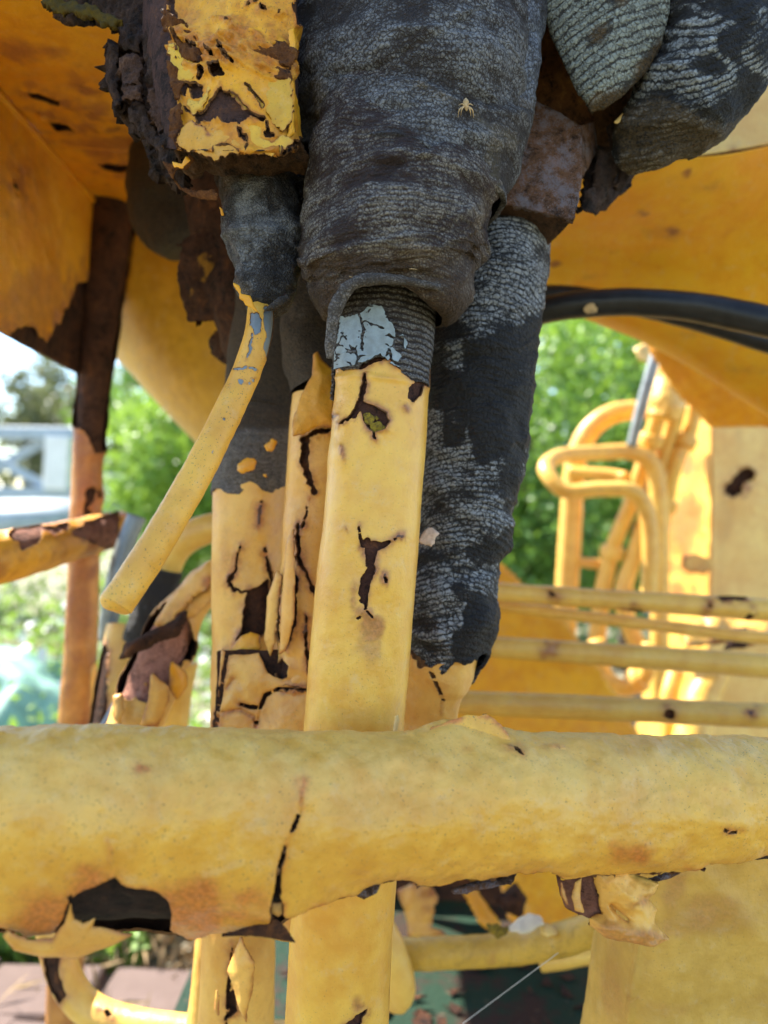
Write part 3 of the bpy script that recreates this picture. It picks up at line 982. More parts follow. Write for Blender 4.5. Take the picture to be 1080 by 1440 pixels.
for q, (c, lab) in enumerate((
    ([(940, 540, 1.62, 13), (918, 610, 1.66, 13), (890, 700, 1.7, 12), (862, 770, 1.74, 12), (846, 840, 1.75, 13), (838, 920, 1.75, 13)], 'leftmost slanting pipe of the bundle, running down to the cross tubes'),
    ([(960, 545, 1.64, 12), (940, 615, 1.68, 12), (915, 700, 1.7, 12), (892, 780, 1.72, 12), (876, 840, 1.72, 14), (896, 905, 1.7, 13), (930, 930, 1.68, 12)], 'middle slanting pipe of the bundle, curling under at its foot'),
    ([(984, 540, 1.66, 11), (968, 610, 1.68, 12), (950, 650, 1.68, 12), (935, 720, 1.7, 11), (922, 800, 1.7, 11)], 'rightmost slanting pipe of the bundle, beside the beige cabinet'),
    ([(838, 900, 1.5, 13), (850, 950, 1.5, 14), (880, 968, 1.48, 14), (906, 950, 1.46, 13), (914, 905, 1.46, 12)], 'sunlit pipe bend hanging below the second cross tube'))):
    hpz = far_tube('hydraulic_pipe', [(a, b, d, r * .9) for a, b, d, r in c], Y_FAR, lab, 'pipe', pg, 20, 90)
    for f in ((.22, .62) if q < 3 else (.5,)):
        collar(hpz, c, f + .05 * q, (Y_FAR, Y_UNDER)[q % 2], 18)
cl = thing('pipe_clamp', 'peeling yellow clamp block holding the top of the slanting pipes', 'clamp', P(945, 560, 1.62))
tube([(955, 492, 1.60, 14), (948, 520, 1.60, 22), (938, 560, 1.58, 25), (930, 588, 1.58, 22)], 40, 50).dent(.008, .05, 3, 6).mesh('clamp_body', Y_FAR, cl, caps=True)
flake('cap_flake', [(890, 490), (905, 483), (930, 500), (922, 512), (900, 508)], [(890, 490, 1.56), (930, 490, 1.56), (900, 512, 1.54)], Y_CREAM, cl, 2, 1, .02, 4, 3, .02, .006)
far_tube('control_rod', [(922, 500, 1.5, 8), (905, 560, 1.5, 8), (888, 628, 1.5, 7)], GREY, 'thin bare grey rod leaning in front of the slanting pipes', 'rod', None, 16, 40)
# the cabinet
cb = thing('cabinet', 'beige-yellow steel cabinet at the right edge with a rust-eaten patch', 'cabinet', P(1060, 1000, 1.7))
S = sheet([[(1000, 600, 1.7), (1100, 594, 1.7), (1300, 588, 1.7)], [(1000, 760, 1.7), (1100, 758, 1.7), (1300, 754, 1.7)], [(990, 1120, 1.7), (1100, 1120, 1.7), (1300, 1120, 1.7)]], 130, 200)
S.dent(.004, .15, 3, 5)
S.damage([[(1020, 690, 2), (1050, 672, 5)]], [[(1022, 680), (1040, 660), (1052, 655), (1062, 668), (1050, 690), (1030, 700), (1020, 694)]], [[(1042, 678), (1052, 670), (1054, 684), (1044, 690)]], 4, .015, 35)
S.curl(2, 8).stain(8, .9)
S.at['rust'] = np.maximum(S.at['rust'], .35 * S.mask([[(1012, 690), (1036, 690), (1018, 840), (1000, 850), (1004, 760)], ('blob', 1040, 610, 5, 20)], 10, 10, .05, 9))
S.mesh('front_panel', [Y_CREAM, RUST_EDGE], cb, .004, False)
flake('panel_core', [(1003, 605), (1295, 600), (1295, 1100), (1003, 1100)], [(1003, 600, 1.712), (1295, 600, 1.712), (1003, 1100, 1.712)], RUST, cb, 12, 0)
flake('side_panel', [(1000, 600), (1006, 536), (986, 546), (966, 612), (948, 668), (938, 760), (930, 860), (900, 1000), (880, 1120), (992, 1120)], [(1000, 600, 1.703), (940, 760, 1.97), (1000, 1100, 1.703)], Y_FAR, cb, 3, 1, .05, 0, 3, .1, .004, 71,
      at={'rust': lambda s: .8 * s.mask([('blob', 962, 735, 24, 55), ('blob', 972, 655, 14, 22), [(930, 785), (996, 792), (996, 812), (930, 806)], ('blob', 958, 830, 22, 12)], 12, 10, .05, 9)}, lines=[[(1000, 690, .6), (990, 740, .9), (968, 786, .6)]])  # rust blobs, plus a level band that paints in a shading line
flake('top_panel', [(1000, 600), (1006, 540), (1060, 562), (1110, 590), (1110, 604)], [(1000, 600, 1.72), (1006, 540, 1.9), (1110, 590, 1.74)], Y_ORANGE, cb, 4, 0, .05, 0, 0, .1, .004, 72)
for q, (poly, d, m) in enumerate((([(960, 780), (1000, 790), (1000, 812), (955, 800)], 1.66, Y_UNDER), ([(985, 860), (1090, 872), (1085, 912), (1000, 902)], 1.3, Y_UNDER), ([(950, 880), (990, 872), (1010, 906), (965, 912)], 1.28, Y_FAR), ([(1030, 880), (1062, 890), (1050, 915), (1022, 908)], 1.26, RUST))):
    flake('scrap_flange', poly, [(poly[0][0], poly[0][1], d), (poly[1][0], poly[1][1], d), (poly[2][0], poly[2][1], d - .05)], m, cb, 3, 3, .03, 10, 6, .03, .006, 80 + q, 8)
far_tube('drain_pipe', [(1010, 940, 1.35, 20), (985, 985, 1.33, 24), (970, 1050, 1.3, 26)], Y_FAR, 'stubby pale pipe low in front of the cabinet', 'pipe', None, 24, 40)
far_tube('drain_pipe', [(950, 945, 1.38, 12), (940, 985, 1.36, 12), (942, 1050, 1.35, 12)], Y_FAR, 'narrow pipe left of the stubby pale one', 'pipe', None, 24, 40)
# black hoses
HG = 'black hoses under the boom'
h1 = far_tube('rubber_hose', [(520, 560, .88, 17), (620, 495, .85, 17.5), (690, 462, .82, 18), (760, 438, .80, 18.5), (820, 428, .79, 19), (890, 425, .78, 19), (960, 430, .77, 20), (1020, 440, .76, 21), (1180, 474, .72, 23)], BLACK, 'thick black rubber hose arching under the boom, nearer of the two', 'hose', HG, 30, 120)
for px, py, r in ((829, 430, 20), (1062, 450, 23)):
    s = tube([(px - 11, py + (0 if px < 900 else -2), .772 if px > 900 else .789, r - 1.2), (px, py + (-1 if px < 900 else 1), .770 if px > 900 else .788, r), (px + 11, py + (-2 if px < 900 else 3), .768 if px > 900 else .787, r - 1.2)], 30, 8)
    s.damage([], [], (), 0)
    s.sd = 4 - np.hypot(s.x - px, s.y - py - 2) / 2.4 + 3 * fbm(s.Q, .006, 3, 4)
    s.mesh('paint_splash', STRAW, h1)
far_tube('rubber_hose', [(500, 520, .95, 12), (600, 458, .92, 13), (690, 425, .90, 13), (780, 414, .89, 13), (860, 424, .88, 13), (970, 448, .86, 14), (1050, 473, .85, 14), (1200, 520, .82, 15)], BLACK, 'thinner black hose running behind and below the thick one', 'hose', HG, 24, 100)

# ---------------------------------------------------------------- left side, behind
# rusty post
po = thing('rusty_post', 'upright post at the left, bare rust at the top and yellow paint below', 'post', P(110, 1100, 1.0))
cp = [(158, 262, 1.03, 32), (152, 340, 1.03, 32), (142, 430, 1.02, 29), (134, 520, 1.01, 24), (124, 640, 1.0, 20.5), (114, 900, 1.0, 22), (106, 1030, 1.0, 23), (88, 1460, 1.0, 24)]
tube([(a, b, c, r - 2.2) for a, b, c, r in cp], 70, 200).pit(.0022, .02, 4, 5).mesh('rusty_core', rust('post rust', ((.035, .016, .010), (.095, .040, .022), (.20, .08, .035))), po)
S = tube(cp, 110, 420)
S.dent(.0008, .02, 3, 6)
S.damage([[(150, 700, 2), (130, 690, 4), (122, 720, 3)]], [[(60, 250), (240, 250), (190, 520), (160, 560), (146, 636), (132, 640), (128, 618), (124, 612), (108, 600), (90, 590), (90, 300)], [(121, 690), (130, 684), (130, 760), (124, 770), (119, 730)]], (), 4, .012, 42)
S.curl(4, 9).stain(16, .9)
S.at['rust'] = np.maximum(S.at['rust'], .75 * S.mask([[(100, 600), (124, 612), (126, 760), (118, 900), (100, 760)], ('blob', 110, 850, 25, 70), ('blob', 130, 700, 14, 60)], 12, 12, .03, 5))
S.at['rust'] = np.maximum(S.at['rust'], np.clip(1.0 * fbm(S.Q, .03, 4, 17) + .16, 0, .8))
S.mesh('paint_coat', [paint('post paint', (.58, .25, .05), var=.3, speck=1.0, grime=(.30, .095, .03), grime_amt=.9, rustc=(.36, .11, .03)), RUST_EDGE], po, .0012, True)
flake('paint_flake', [(128, 940), (134, 930), (140, 960), (136, 1020), (128, 1015)], [(128, 940, .985), (140, 940, .985), (128, 1020, .985)], Y_UNDER, po, 2, 2, .01, 5, 2, .02, .003, 5)

# rail running in from the left
lr = thing('rusty_rail', 'sunlit yellow rail with rust bands coming in from the left edge to the post', 'rail', P(60, 780, .85))
cr = [(-160, 812, .72, 46), (0, 784, .80, 37), (70, 768, .87, 31), (120, 755, .93, 27), (175, 742, 1.0, 22)]
tube([(a, b, c, r - 1.5) for a, b, c, r in cr], 60, 160).pit(.001, .015, 3, 3).mesh('rusty_core', RUST_RED, lr, caps=True)
S = tube(cr, 110, 300)
S.dent(.0007, .02, 3, 7)
S.damage([], [[(20, 742), (60, 738), (58, 752), (44, 770), (30, 775), (12, 752)], [(60, 742), (95, 735), (92, 745), (78, 752)], [(118, 735), (165, 720), (168, 765), (150, 772), (124, 760), (98, 752)]], (), 4, .012, 43)
S.curl(3, 8).stain(16, .8)
S.at['rust'] = np.maximum(S.at['rust'], np.clip(.9 * fbm(S.Q, .035, 4, 27) + .12, 0, .8))
S.mesh('paint_coat', [paint('rusty rail paint', (.78, .33, .02), var=.3, rustc=(.34, .10, .025), grime=(.40, .12, .02), grime_amt=.7), RUST_EDGE], lr, .0012, True)

# bent yellow pipe with its taped foot
far_tube('bent_pipe', [(470, 768, .86, 17), (420, 746, .86, 19), (360, 738, .86, 20), (300, 742, .86, 21), (258, 760, .86, 22), (236, 790, .86, 22), (222, 840, .86, 22)], Y_FAR, 'bent yellow pipe arching behind the bent rod to a dark taped foot', 'pipe', None, 30, 120)
bp = bpy.data.objects['bent_pipe']
S = tube([(232, 800, .855, 25), (220, 840, .855, 29), (208, 872, .855, 28), (196, 905, .855, 24)], 60, 60)
S.dent(.002, .02)
S.at['fade'] = .12 + 0 * S.x
S.at['rib'] = S.uv[..., 1]
S.mesh('tape_wrap', T_STUB, bp, caps=True)
far_tube('bare_conduit', [(192, 726, .93, 13), (174, 775, .92, 13), (160, 830, .91, 13), (150, 900, .91, 12)], GREY, 'short bare grey conduit half hidden behind the end of the bent rod', 'conduit', None, 24, 40)
far_tube('lower_stub', [(178, 880, .90, 26), (165, 960, .88, 28), (150, 1060, .86, 30)], Y_FAR, 'plain yellow pipe stub between the post and the salmon rusted pipe', 'pipe', None, 30, 60, [[(120, 930), (150, 905), (152, 1010), (140, 1040), (120, 1040)]])
far_tube('lower_stub', [(258, 930, .86, 20), (246, 1000, .86, 20), (238, 1100, .86, 20)], Y_FAR, 'plain yellow pipe stub right behind the salmon rusted pipe', 'pipe', None, 30, 60)
far_tube('bare_conduit', [(215, 930, .80, 15), (185, 975, .78, 17), (150, 1040, .76, 18)], plain('slate grey metal', (.12, .14, .19), .5, .3, 40, .001), 'dark slate-blue pipe slanting left of the salmon rusted pipe', 'conduit', None, 24, 40)

# heavily flaked slanting pipe
fp = thing('flaked_pipe', 'slanting pipe with bare salmon rust and big curled flakes of paint', 'pipe', P(200, 1000, .73))
cf = [(345, 770, .76, 17), (300, 815, .755, 22), (258, 862, .75, 30), (228, 920, .74, 36), (198, 1000, .72, 38), (160, 1110, .70, 40)]
tube([(a, b, c, r - 4.5) for a, b, c, r in cf], 90, 200).pit(.0018, .02, 4, 4).mesh('rusty_core', rust('salmon rust', ((.26, .11, .07), (.50, .22, .14), (.62, .32, .21)), 1.2, .001), fp, caps=True)
S = tube(cf, 130, 320)
S.dent(.0012, .025, 3, 8)
S.damage([[(312, 795, 1), (290, 810, 2), (275, 840, 3)]], [[(255, 838), (262, 868), (270, 905), (268, 920), (238, 960), (222, 985), (214, 975), (205, 960), (184, 985), (150, 960), (170, 900), (205, 880), (235, 850)], [(182, 962), (210, 962), (212, 990), (196, 985)]], (), 4, .01, 44)
S.curl(8, 10).stain(16, .7)
S.mesh('paint_coat', [Y_UNDER, RUST_EDGE], fp, .0015, True)
flake('paint_flake', [(310, 786), (300, 818), (262, 850), (238, 880), (216, 882), (232, 850), (270, 805), (295, 788)], [(310, 786, .74), (216, 880, .715), (300, 818, .725)], [Y_UNDER, RUST_EDGE], fp, 2, 2.5, .01, 12, 3, .02, .003, 9, 10)
flake('paint_flake', [(262, 858), (242, 872), (176, 906), (166, 926), (182, 926), (224, 902), (250, 896), (262, 880)], [(262, 858, .71), (168, 936, .69), (268, 906, .70)], [RUST, RUST], fp, 2, 3, .01, 12, 5, .015, .004, 10)
flake('paint_flake', [(256, 845), (300, 812), (306, 835), (276, 868), (258, 868)], [(256, 845, .728), (300, 812, .745), (258, 868, .725)], [Y_UNDER, RUST_EDGE], fp, 2, 2, .01, 9, 3, .02, .003, 12, 8)
flake('paint_flake', [(212, 945), (238, 965), (240, 985), (222, 1022), (196, 1022), (208, 980)], [(212, 945, .685), (240, 985, .69), (196, 1022, .68)], [Y_UNDER, RUST_EDGE], fp, 2, 2, .01, 6, 2, .02, .003, 13, 6)
flake('paint_flake', [(240, 930), (262, 945), (266, 965), (246, 990), (236, 965)], [(240, 930, .70), (266, 965, .72), (236, 990, .70)], [Y_ORANGE, RUST_EDGE], fp, 2, 2, .01, 6, 2, .02, .003, 14, 6)
flake('paint_flake', [(158, 978), (172, 975), (176, 1000), (168, 1020), (160, 1010)], [(158, 978, .69), (176, 978, .69), (160, 1020, .68)], [Y_UNDER, RUST_EDGE], fp, 2, 2, .01, 5, 2, .02, .003, 15, 6)

# big yellow cylinder slanting away
yc = thing('yellow_cylinder', 'smooth slanting yellow cylinder hanging under the overhead plate behind the rusty brackets', 'cylinder', P(270, 500, 1.15))
S = tube([(150, 290, 1.22, 128), (258, 425, 1.18, 122), (340, 520, 1.15, 118), (450, 640, 1.12, 112)], 110, 60)
S.dent(.0008, .05)
S.mesh('barrel', paint('cylinder paint', (.66, .39, .03), speck=.15, rough=.36, grime=(.45, .24, .02), grime_amt=.5), yc, caps=True)

# rusty brackets in the dark
rb = thing('rusted_bracket', 'mass of dark rusted brackets in the shade left of the taped stub', 'bracket', P(330, 420, .74))
tube([(330, 150, .76, 60), (320, 260, .74, 62), (335, 340, .73, 58), (350, 430, .72, 52), (375, 520, .72, 46)], 80, 140).dent(.005, .03, 4, 5).mesh('bracket_body', RUST, rb, caps=True)
S = flake('bracket_plate', [(262, 335), (300, 325), (338, 345), (345, 440), (318, 455), (262, 450), (250, 415), (252, 362)], [(250, 335, .70), (345, 335, .69), (262, 455, .71)], RUST, rb, 2.5, 4, .012, 5, 7, .02, .006, 22, at={'yellow': lambda s: .8 * s.mask([('blob', 292, 378, 9, 14), ('blob', 268, 420, 6, 9)], 9, 12, .008)})
flake('bracket_plate', [(292, 480), (300, 460), (330, 470), (345, 500), (318, 512), (294, 500)], [(292, 480, .74), (345, 480, .72), (294, 512, .74)], RUST, rb, 2.5, 4, .012, 5, 5, .02, .006, 23)
flake('bracket_plate', [(285, 285), (330, 255), (410, 300), (420, 600), (375, 600), (345, 500), (310, 440), (325, 340)], [(285, 285, .745), (420, 300, .72), (375, 600, .72)], rust('shade rust', ((.035, .018, .014), (.09, .038, .02), (.17, .07, .025))), rb, 3, 4, .012, 8, 9, .02, .006, 24)
dr = thing('taped_boss', 'round dark taped boss in front of the orange plate, out of focus', 'fitting', P(235, 300, .86))
S = tube([(238, 200, .86, 40), (232, 240, .86, 50), (234, 290, .85, 51), (248, 335, .84, 42), (256, 356, .84, 24)], 70, 70)
S.dent(.003, .03)
S.at['brown'] = .9 + 0 * S.x
S.at['fade'] = .05 + 0 * S.x
S.mesh('tape_wrap', T_STUB, dr, caps=True)

# ---------------------------------------------------------------- pipes behind the main one
# left of it: pipe with a pale tape band, running down to the bottom of the frame
bpipe = thing('banded_pipe', 'cracked yellow pipe with a grey tape band, left of the split pipe', 'pipe', P(340, 1400, .66))
cb_ = [(352, 660, .68, 51), (349, 800, .675, 50), (346, 1020, .665, 49), (338, 1250, .65, 50), (330, 1480, .64, 54)]
tube([(a, b, c, r - 4.5) for a, b, c, r in cb_], 80, 260).pit(.0012, .015, 3, 3).mesh('rusty_core', RUST, bpipe)
S = tube(cb_, 200, 900, .55)
S.dent(.0012, .035, 3, 9)
S.damage([[(339, 768, .8), (334, 790, 1), (330, 804, 1.5), (322, 818, 2)], [(322, 818, 2), (330, 828, 1.6), (344, 833, 1.8), (366, 828, 2.5)], [(318, 920, 3), (316, 946, 3.5), (308, 1001, 2.5), (304, 1030, 2)], [(308, 1001, 1), (339, 998, 1.4), (361, 1010, 1), (372, 1025, 1)],
          [(339, 990, 2), (367, 995, 2.5), (373, 978, 3), (392, 968, 3)], [(372, 770, 1), (378, 800, 2), (384, 830, 2)], [(326, 1330, .8), (322, 1400, 1.6), (318, 1440, 1)], [(362, 750, .5), (366, 700, 1)]],
         [[(346, 834), (360, 826), (376, 812), (382, 850), (378, 884), (364, 897), (346, 906), (330, 913), (340, 880)], [(380, 930), (392, 924), (402, 935), (398, 955), (388, 950)], [(320, 1395), (330, 1390), (334, 1420), (324, 1428)]], (), 1.8, .006, 45)
S.curl(5, 8).stain(9, .95)
S.at['rust'] = np.maximum(S.at['rust'], .45 * S.mask([('blob', 316, 770, 10, 60), ('blob', 330, 1005, 30, 14), ('blob', 330, 960, 16, 30)], 12, 12, .02, 5))
bp_coat = S.mesh('paint_coat', [Y_UNDER, RUST_EDGE], bpipe, .0016, True)
S = tube([(382, 400, .69, 46), (374, 480, .69, 50), (366, 570, .69, 53), (362, 600, .685, 55), (356, 650, .68, 54), (352, 688, .68, 53), (351, 700, .68, 51)], 100, 200, .4)
S.dent(.0018, .025, 3, 4)
S.step([(280, 598), (340, 604), (430, 596)], 5, 2.5, 60)
S.damage([], [[(280, 694), (310, 688), (330, 696), (352, 688), (376, 696), (396, 684), (430, 690), (430, 720), (280, 720)]], (), 3, .008, 46)
S.at['rib'] = S.uv[..., 1] + .01 * fbm(S.Q, .04)
S.at['fade'] = .1 + .75 * smooth(S.y, 590, 612)
S.at['brown'] = 1 - .6 * smooth(S.y, 590, 612)
S.mesh('tape_band', [T_SOFT, T_SOFT], bpipe, .003, True)
for poly in ([(334, 652), (348, 644), (362, 648), (358, 660), (342, 667), (334, 662)], [(370, 626), (382, 616), (390, 620), (386, 634), (374, 638)], [(368, 668), (376, 664), (376, 674)]):
    flake('paint_flake', poly, [(334, 650, .628), (390, 650, .628), (350, 690, .626)], Y_ORANGE, bpipe, 1.5, 2, .006, 3, 1, .01, .002, 16)
flake('paint_flake', [(326, 912), (340, 894), (352, 890), (366, 893), (367, 912), (352, 924), (330, 926)], [(326, 912, .622), (367, 900, .62), (340, 926, .618)], [Y_ORANGE, RUST_EDGE], bp_coat, 1.5, 1.5, .008, 7, 2, .02, .002, 17, 5)
flake('paint_flake', [(335, 1325), (340, 1312), (346, 1325), (358, 1352), (357, 1385), (346, 1438), (338, 1420), (326, 1380), (320, 1365)], [(335, 1325, .585), (358, 1350, .575), (340, 1430, .578)], [Y_UNDER, RUST_EDGE], bp_coat, 1.6, 1.2, .01, 9, 2, .02, .002, 18, 4)
flake('paint_flake', [(304, 1385), (310, 1400), (308, 1430), (302, 1420)], [(304, 1385, .59), (310, 1400, .588), (302, 1430, .588)], [Y_UNDER, RUST_EDGE], bp_coat, 1.5, 1, .01, 3, 1, .02, .002, 19, 3)
flake('paint_flake', [(410, 1005), (388, 1010), (382, 1026), (372, 1030), (400, 1034), (402, 1018)], [(380, 1005, .62), (410, 1005, .615), (390, 1034, .61)], [Y_UNDER, RUST_EDGE], bp_coat, 1.5, 1, .01, 4, 1, .02, .002, 20, 3)

# middle pipe, close behind the main one on its left
mp = thing('split_pipe', 'badly split yellow pipe tucked close behind the main pipe on its left', 'pipe', P(430, 1020, .61))
cm = [(455, 560, .625, 44), (448, 640, .62, 44), (440, 800, .615, 43), (430, 950, .61, 42), (424, 1060, .605, 42), (412, 1300, .60, 44)]
tube([(a, b, c, r - 4.5) for a, b, c, r in cm], 70, 220).pit(.0012, .015, 3, 3).mesh('rusty_core', RUST, mp)
S = tube(cm, 190, 760, .55)
S.dent(.0014, .035, 3, 19)
S.damage([[(408, 804, 2), (417, 812, 2.5), (415, 873, 2.2), (403, 915, 1)], [(422, 735, 1), (421, 782, 2), (431, 808, 2), (444, 836, 2.4)], [(430, 865, .8), (430, 907, 1.5), (436, 945, 3.5)], [(431, 619, 4), (428, 648, 5), (434, 668, 4), (441, 690, 3)], [(425, 619, 2), (446, 608, 4), (462, 606, 3)],
          [(392, 968, 2), (405, 966, 3), (428, 970, 2.4), (440, 974, 2)], [(398, 840, .6), (395, 900, 1.4)], [(436, 700, .8), (428, 740, 1)]],
         [[(384, 940), (396, 925), (408, 936), (404, 952), (394, 957)]], (), 1.5, .006, 47)
S.curl(6, 7).stain(7, .95)
S.at['rust'] = np.maximum(S.at['rust'], .5 * S.mask([('blob', 424, 768, 7, 40), ('blob', 412, 905, 20, 10), ('blob', 400, 980, 30, 30)], 10, 10, .02, 5))
S.mesh('paint_coat', [Y_UNDER, RUST_EDGE], mp, .0016, True)
S = tube([(428, 340, .64, 36), (428, 430, .635, 37), (436, 500, .63, 37), (446, 545, .625, 36)], 70, 100)
S.dent(.003, .03)
S.at['brown'] = 1 + 0 * S.x
S.at['fade'] = .12 + .3 * S.mask([('line', [(420, 440, 4), (432, 475, 5), (440, 500, 4)])], 6, 6)
S.at['rib'] = S.uv[..., 1]
S.mesh('tape_wrap', T_SOFT, mp)
flake('paint_flake', [(440, 497), (447, 493), (452, 505), (462, 515), (470, 520), (470, 600), (446, 600), (425, 612), (410, 616), (412, 590), (424, 555), (438, 528)], [(440, 497, .585), (412, 612, .575), (470, 600, .575)], [paint('deep orange flake', (.68, .31, .012), speck=.6, rough=.5), RUST_EDGE], mp, 1.5, 2, .008, 10, 3, .02, .002, 25, 4)
flake('paint_flake', [(402, 765), (412, 742), (416, 800), (414, 872), (402, 915), (392, 922), (396, 850)], [(402, 745, .583), (416, 800, .573), (392, 920, .583)], [Y_UNDER, RUST_EDGE], mp, 1.5, .8, .008, 5, 1, .02, .002, 26, 3)
flake('paint_flake', [(376, 840), (390, 800), (396, 812), (392, 850), (388, 902), (380, 925), (372, 900)], [(376, 800, .61), (396, 812, .60), (380, 925, .605)], [Y_UNDER, RUST_EDGE], mp, 1.5, 1, .008, 5, 1, .02, .002, 27, 3)
# cracked plate across both pipes at the bottom
cpz = thing('cracked_plate', 'cracked yellow plate bridging the two peeling pipes just above the horizontal pipe', 'plate', P(370, 1040, .60))
flake('paint_coat', [(314, 912), (326, 922), (366, 918), (378, 945), (404, 958), (420, 930), (438, 925), (442, 1060), (300, 1060), (305, 1010)], [(310, 912, .605), (440, 930, .592), (300, 1060, .59)], [Y_UNDER, RUST_EDGE], cpz, 1.3, 1.5, .008, 10, 5, .03, .002, 28, 7, 4,
      lines=[[(322, 918, 3), (317, 950, 3.4), (308, 1001, 2), (304, 1030, 2)], [(308, 1002, 1.2), (339, 998, 1.5), (358, 1008, 1), (361, 1022, .8)], [(339, 990, 1.5), (352, 994, 2.6), (367, 995, 2.2), (373, 978, 2.8), (392, 969, 3), (428, 970, 2.4), (445, 974, 1.5)], [(320, 968, .5), (330, 955, 1)], [(368, 996, .7), (362, 1018, .8)]])
flake('rusty_backing', [(306, 915), (440, 915), (440, 1060), (300, 1060)], [(310, 912, .613), (440, 930, .600), (300, 1060, .598)], RUST, cpz, 4, 3, .02, 0, 2, .02, .006, 29)

# ---------------------------------------------------------------- rear wrapped hose, right of the main pipe
wh = thing('wrapped_hose', 'stout hose bound in ribbed black and grey tape, with a yellow foot at its bottom', 'hose', P(610, 1040, .60))
ch = [(708, 270, .65, 60), (704, 325, .628, 68), (692, 400, .605, 74), (680, 480, .60, 76), (670, 560, .60, 75), (662, 650, .60, 73), (651, 720, .60, 68), (645, 760, .60, 67), (641, 790, .60, 60), (637, 820, .60, 63), (634, 860, .60, 65), (632, 895, .60, 63), (624, 925, .60, 52), (618, 945, .60, 44)]
S = tube(ch, 240, 620, .6)
S.dent(.0036, .045, 3, 21).dent(.0009, .014, 3, 22).wrinkle(.0022, .045, 2.6, 23)
S.step([(740, 745), (690, 778), (640, 790), (570, 770)], -4, 3, 40)
S.step([(580, 895), (630, 880), (700, 850)], 3, 3, 30)
S.step([(585, 560), (660, 556), (760, 528)], 2.0, 2, 30)
S.step([(600, 470), (680, 440), (770, 420)], 2.0, 2, 30)
S.ridge([(580, 775), (610, 785), (640, 778)], 5, 6)
S.bump_at(690, 620, 40, 7, 40).bump_at(620, 690, 40, 6, 36).bump_at(700, 745, 26, 9, 24).bump_at(670, 880, 30, 9, 30).bump_at(600, 860, 26, 5, 30).bump_at(700, 480, 46, 6, 30)
S.step([(585, 640), (650, 648), (740, 622)], -3.5, 1.6, 24)
S.step([(575, 830), (640, 822), (705, 800)], 5, 2, 26)
S.step([(590, 505), (660, 500), (760, 470)], -3, 1.6, 20)
S.damage([], [[(540, 930), (566, 920), (580, 935), (600, 938), (622, 945), (640, 932), (660, 936), (690, 915), (690, 990), (540, 990)]], (), 4, .008, 48)
ph_ = np.sin((S.uv[..., 1] + .004 * fbm(S.Q, .05)) * 2 * np.pi / .0043)
S.at['rib'] = S.uv[..., 1] + .10 * (S.x - 660) * S.mm() + .004 * fbm(S.Q, .05)
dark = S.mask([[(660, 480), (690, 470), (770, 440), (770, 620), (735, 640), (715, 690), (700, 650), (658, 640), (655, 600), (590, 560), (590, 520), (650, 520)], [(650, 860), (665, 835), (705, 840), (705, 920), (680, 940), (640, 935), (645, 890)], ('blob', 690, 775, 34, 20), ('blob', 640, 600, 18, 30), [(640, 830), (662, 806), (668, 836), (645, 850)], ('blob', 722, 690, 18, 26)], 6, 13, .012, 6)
S.push(.0003 * ph_ * (1 - .7 * dark))
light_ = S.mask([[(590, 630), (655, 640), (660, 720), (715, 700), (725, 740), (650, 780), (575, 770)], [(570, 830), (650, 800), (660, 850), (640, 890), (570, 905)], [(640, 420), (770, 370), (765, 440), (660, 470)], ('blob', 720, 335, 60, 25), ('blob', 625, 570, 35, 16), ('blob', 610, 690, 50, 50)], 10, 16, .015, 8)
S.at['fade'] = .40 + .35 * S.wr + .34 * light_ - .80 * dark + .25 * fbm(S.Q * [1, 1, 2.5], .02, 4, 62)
S.mesh('tape_wrap', [T_HOSE, T_HOSE], wh, .003, True)
S = tube([(622, 900, .60, 50), (616, 945, .60, 50), (609, 970, .60, 43), (604, 1000, .60, 38), (600, 1060, .60, 38)], 120, 150, .5)
S.dent(.0016, .02, 3, 22)
S.damage([[(606, 945, 1), (615, 962, 1.6), (622, 980, 1.2), (622, 1005, .7)]], [[(540, 860), (700, 860), (672, 928), (650, 932), (640, 926), (624, 934), (606, 936), (590, 938), (582, 925), (566, 908), (540, 905)]], (), 4, .006, 49)
S.curl(4, 8).stain(4, .6)
S.mesh('paint_foot', [Y_BLOCK if False else Y_UNDER, RUST_EDGE], wh, .0015, True)
S = tube([(622, 900, .60, 46), (616, 945, .60, 46), (609, 970, .60, 38), (604, 1000, .60, 33), (600, 1060, .60, 32)], 60, 60)
S.mesh('metal_core', RUST_EDGE, wh)
flake('paint_chip', [(588, 762), (594, 748), (602, 742), (612, 744), (620, 750), (612, 758), (608, 767), (598, 768)], [(588, 762, .548), (620, 750, .546), (598, 768, .546)], CHIP, wh, 1, 1.6, .004, 4, 2, .008, .0015, 30)

# ---------------------------------------------------------------- main pipe
mn = thing('main_pipe', 'thick upright yellow central pipe with two rust-black cracks and tape-wrapped top', 'pipe', P(484, 1430, .51))
cmn = [(546, 420, .535, 63), (541, 500, .532, 64.5), (536, 560, .53, 66), (522, 740, .525, 68.5), (508, 900, .522, 70), (496, 1040, .518, 71), (484, 1240, .512, 72), (470, 1500, .505, 73)]
tube([(a, b, c, r - 3.6) for a, b, c, r in cmn], 110, 360).pit(.0006, .01, 3, 3).mesh('rusty_core', rust('fresh dark rust', ((.030, .013, .010), (.080, .031, .020), (.19, .068, .03)), 2.0, .0008), mn)
S = tube(cmn, 240, 1180, .62)
S.dent(.0006, .05, 2, 31).dent(.00022, .012, 3, 32)
S.bump_at(545, 810, 22, 4, 45).bump_at(475, 640, 16, 2).bump_at(538, 600, 20, 2, 16).bump_at(470, 830, 25, 1.5)
S.ridge([(468, 532), (500, 528), (530, 530), (555, 533), (585, 540)], 2.0, 5)
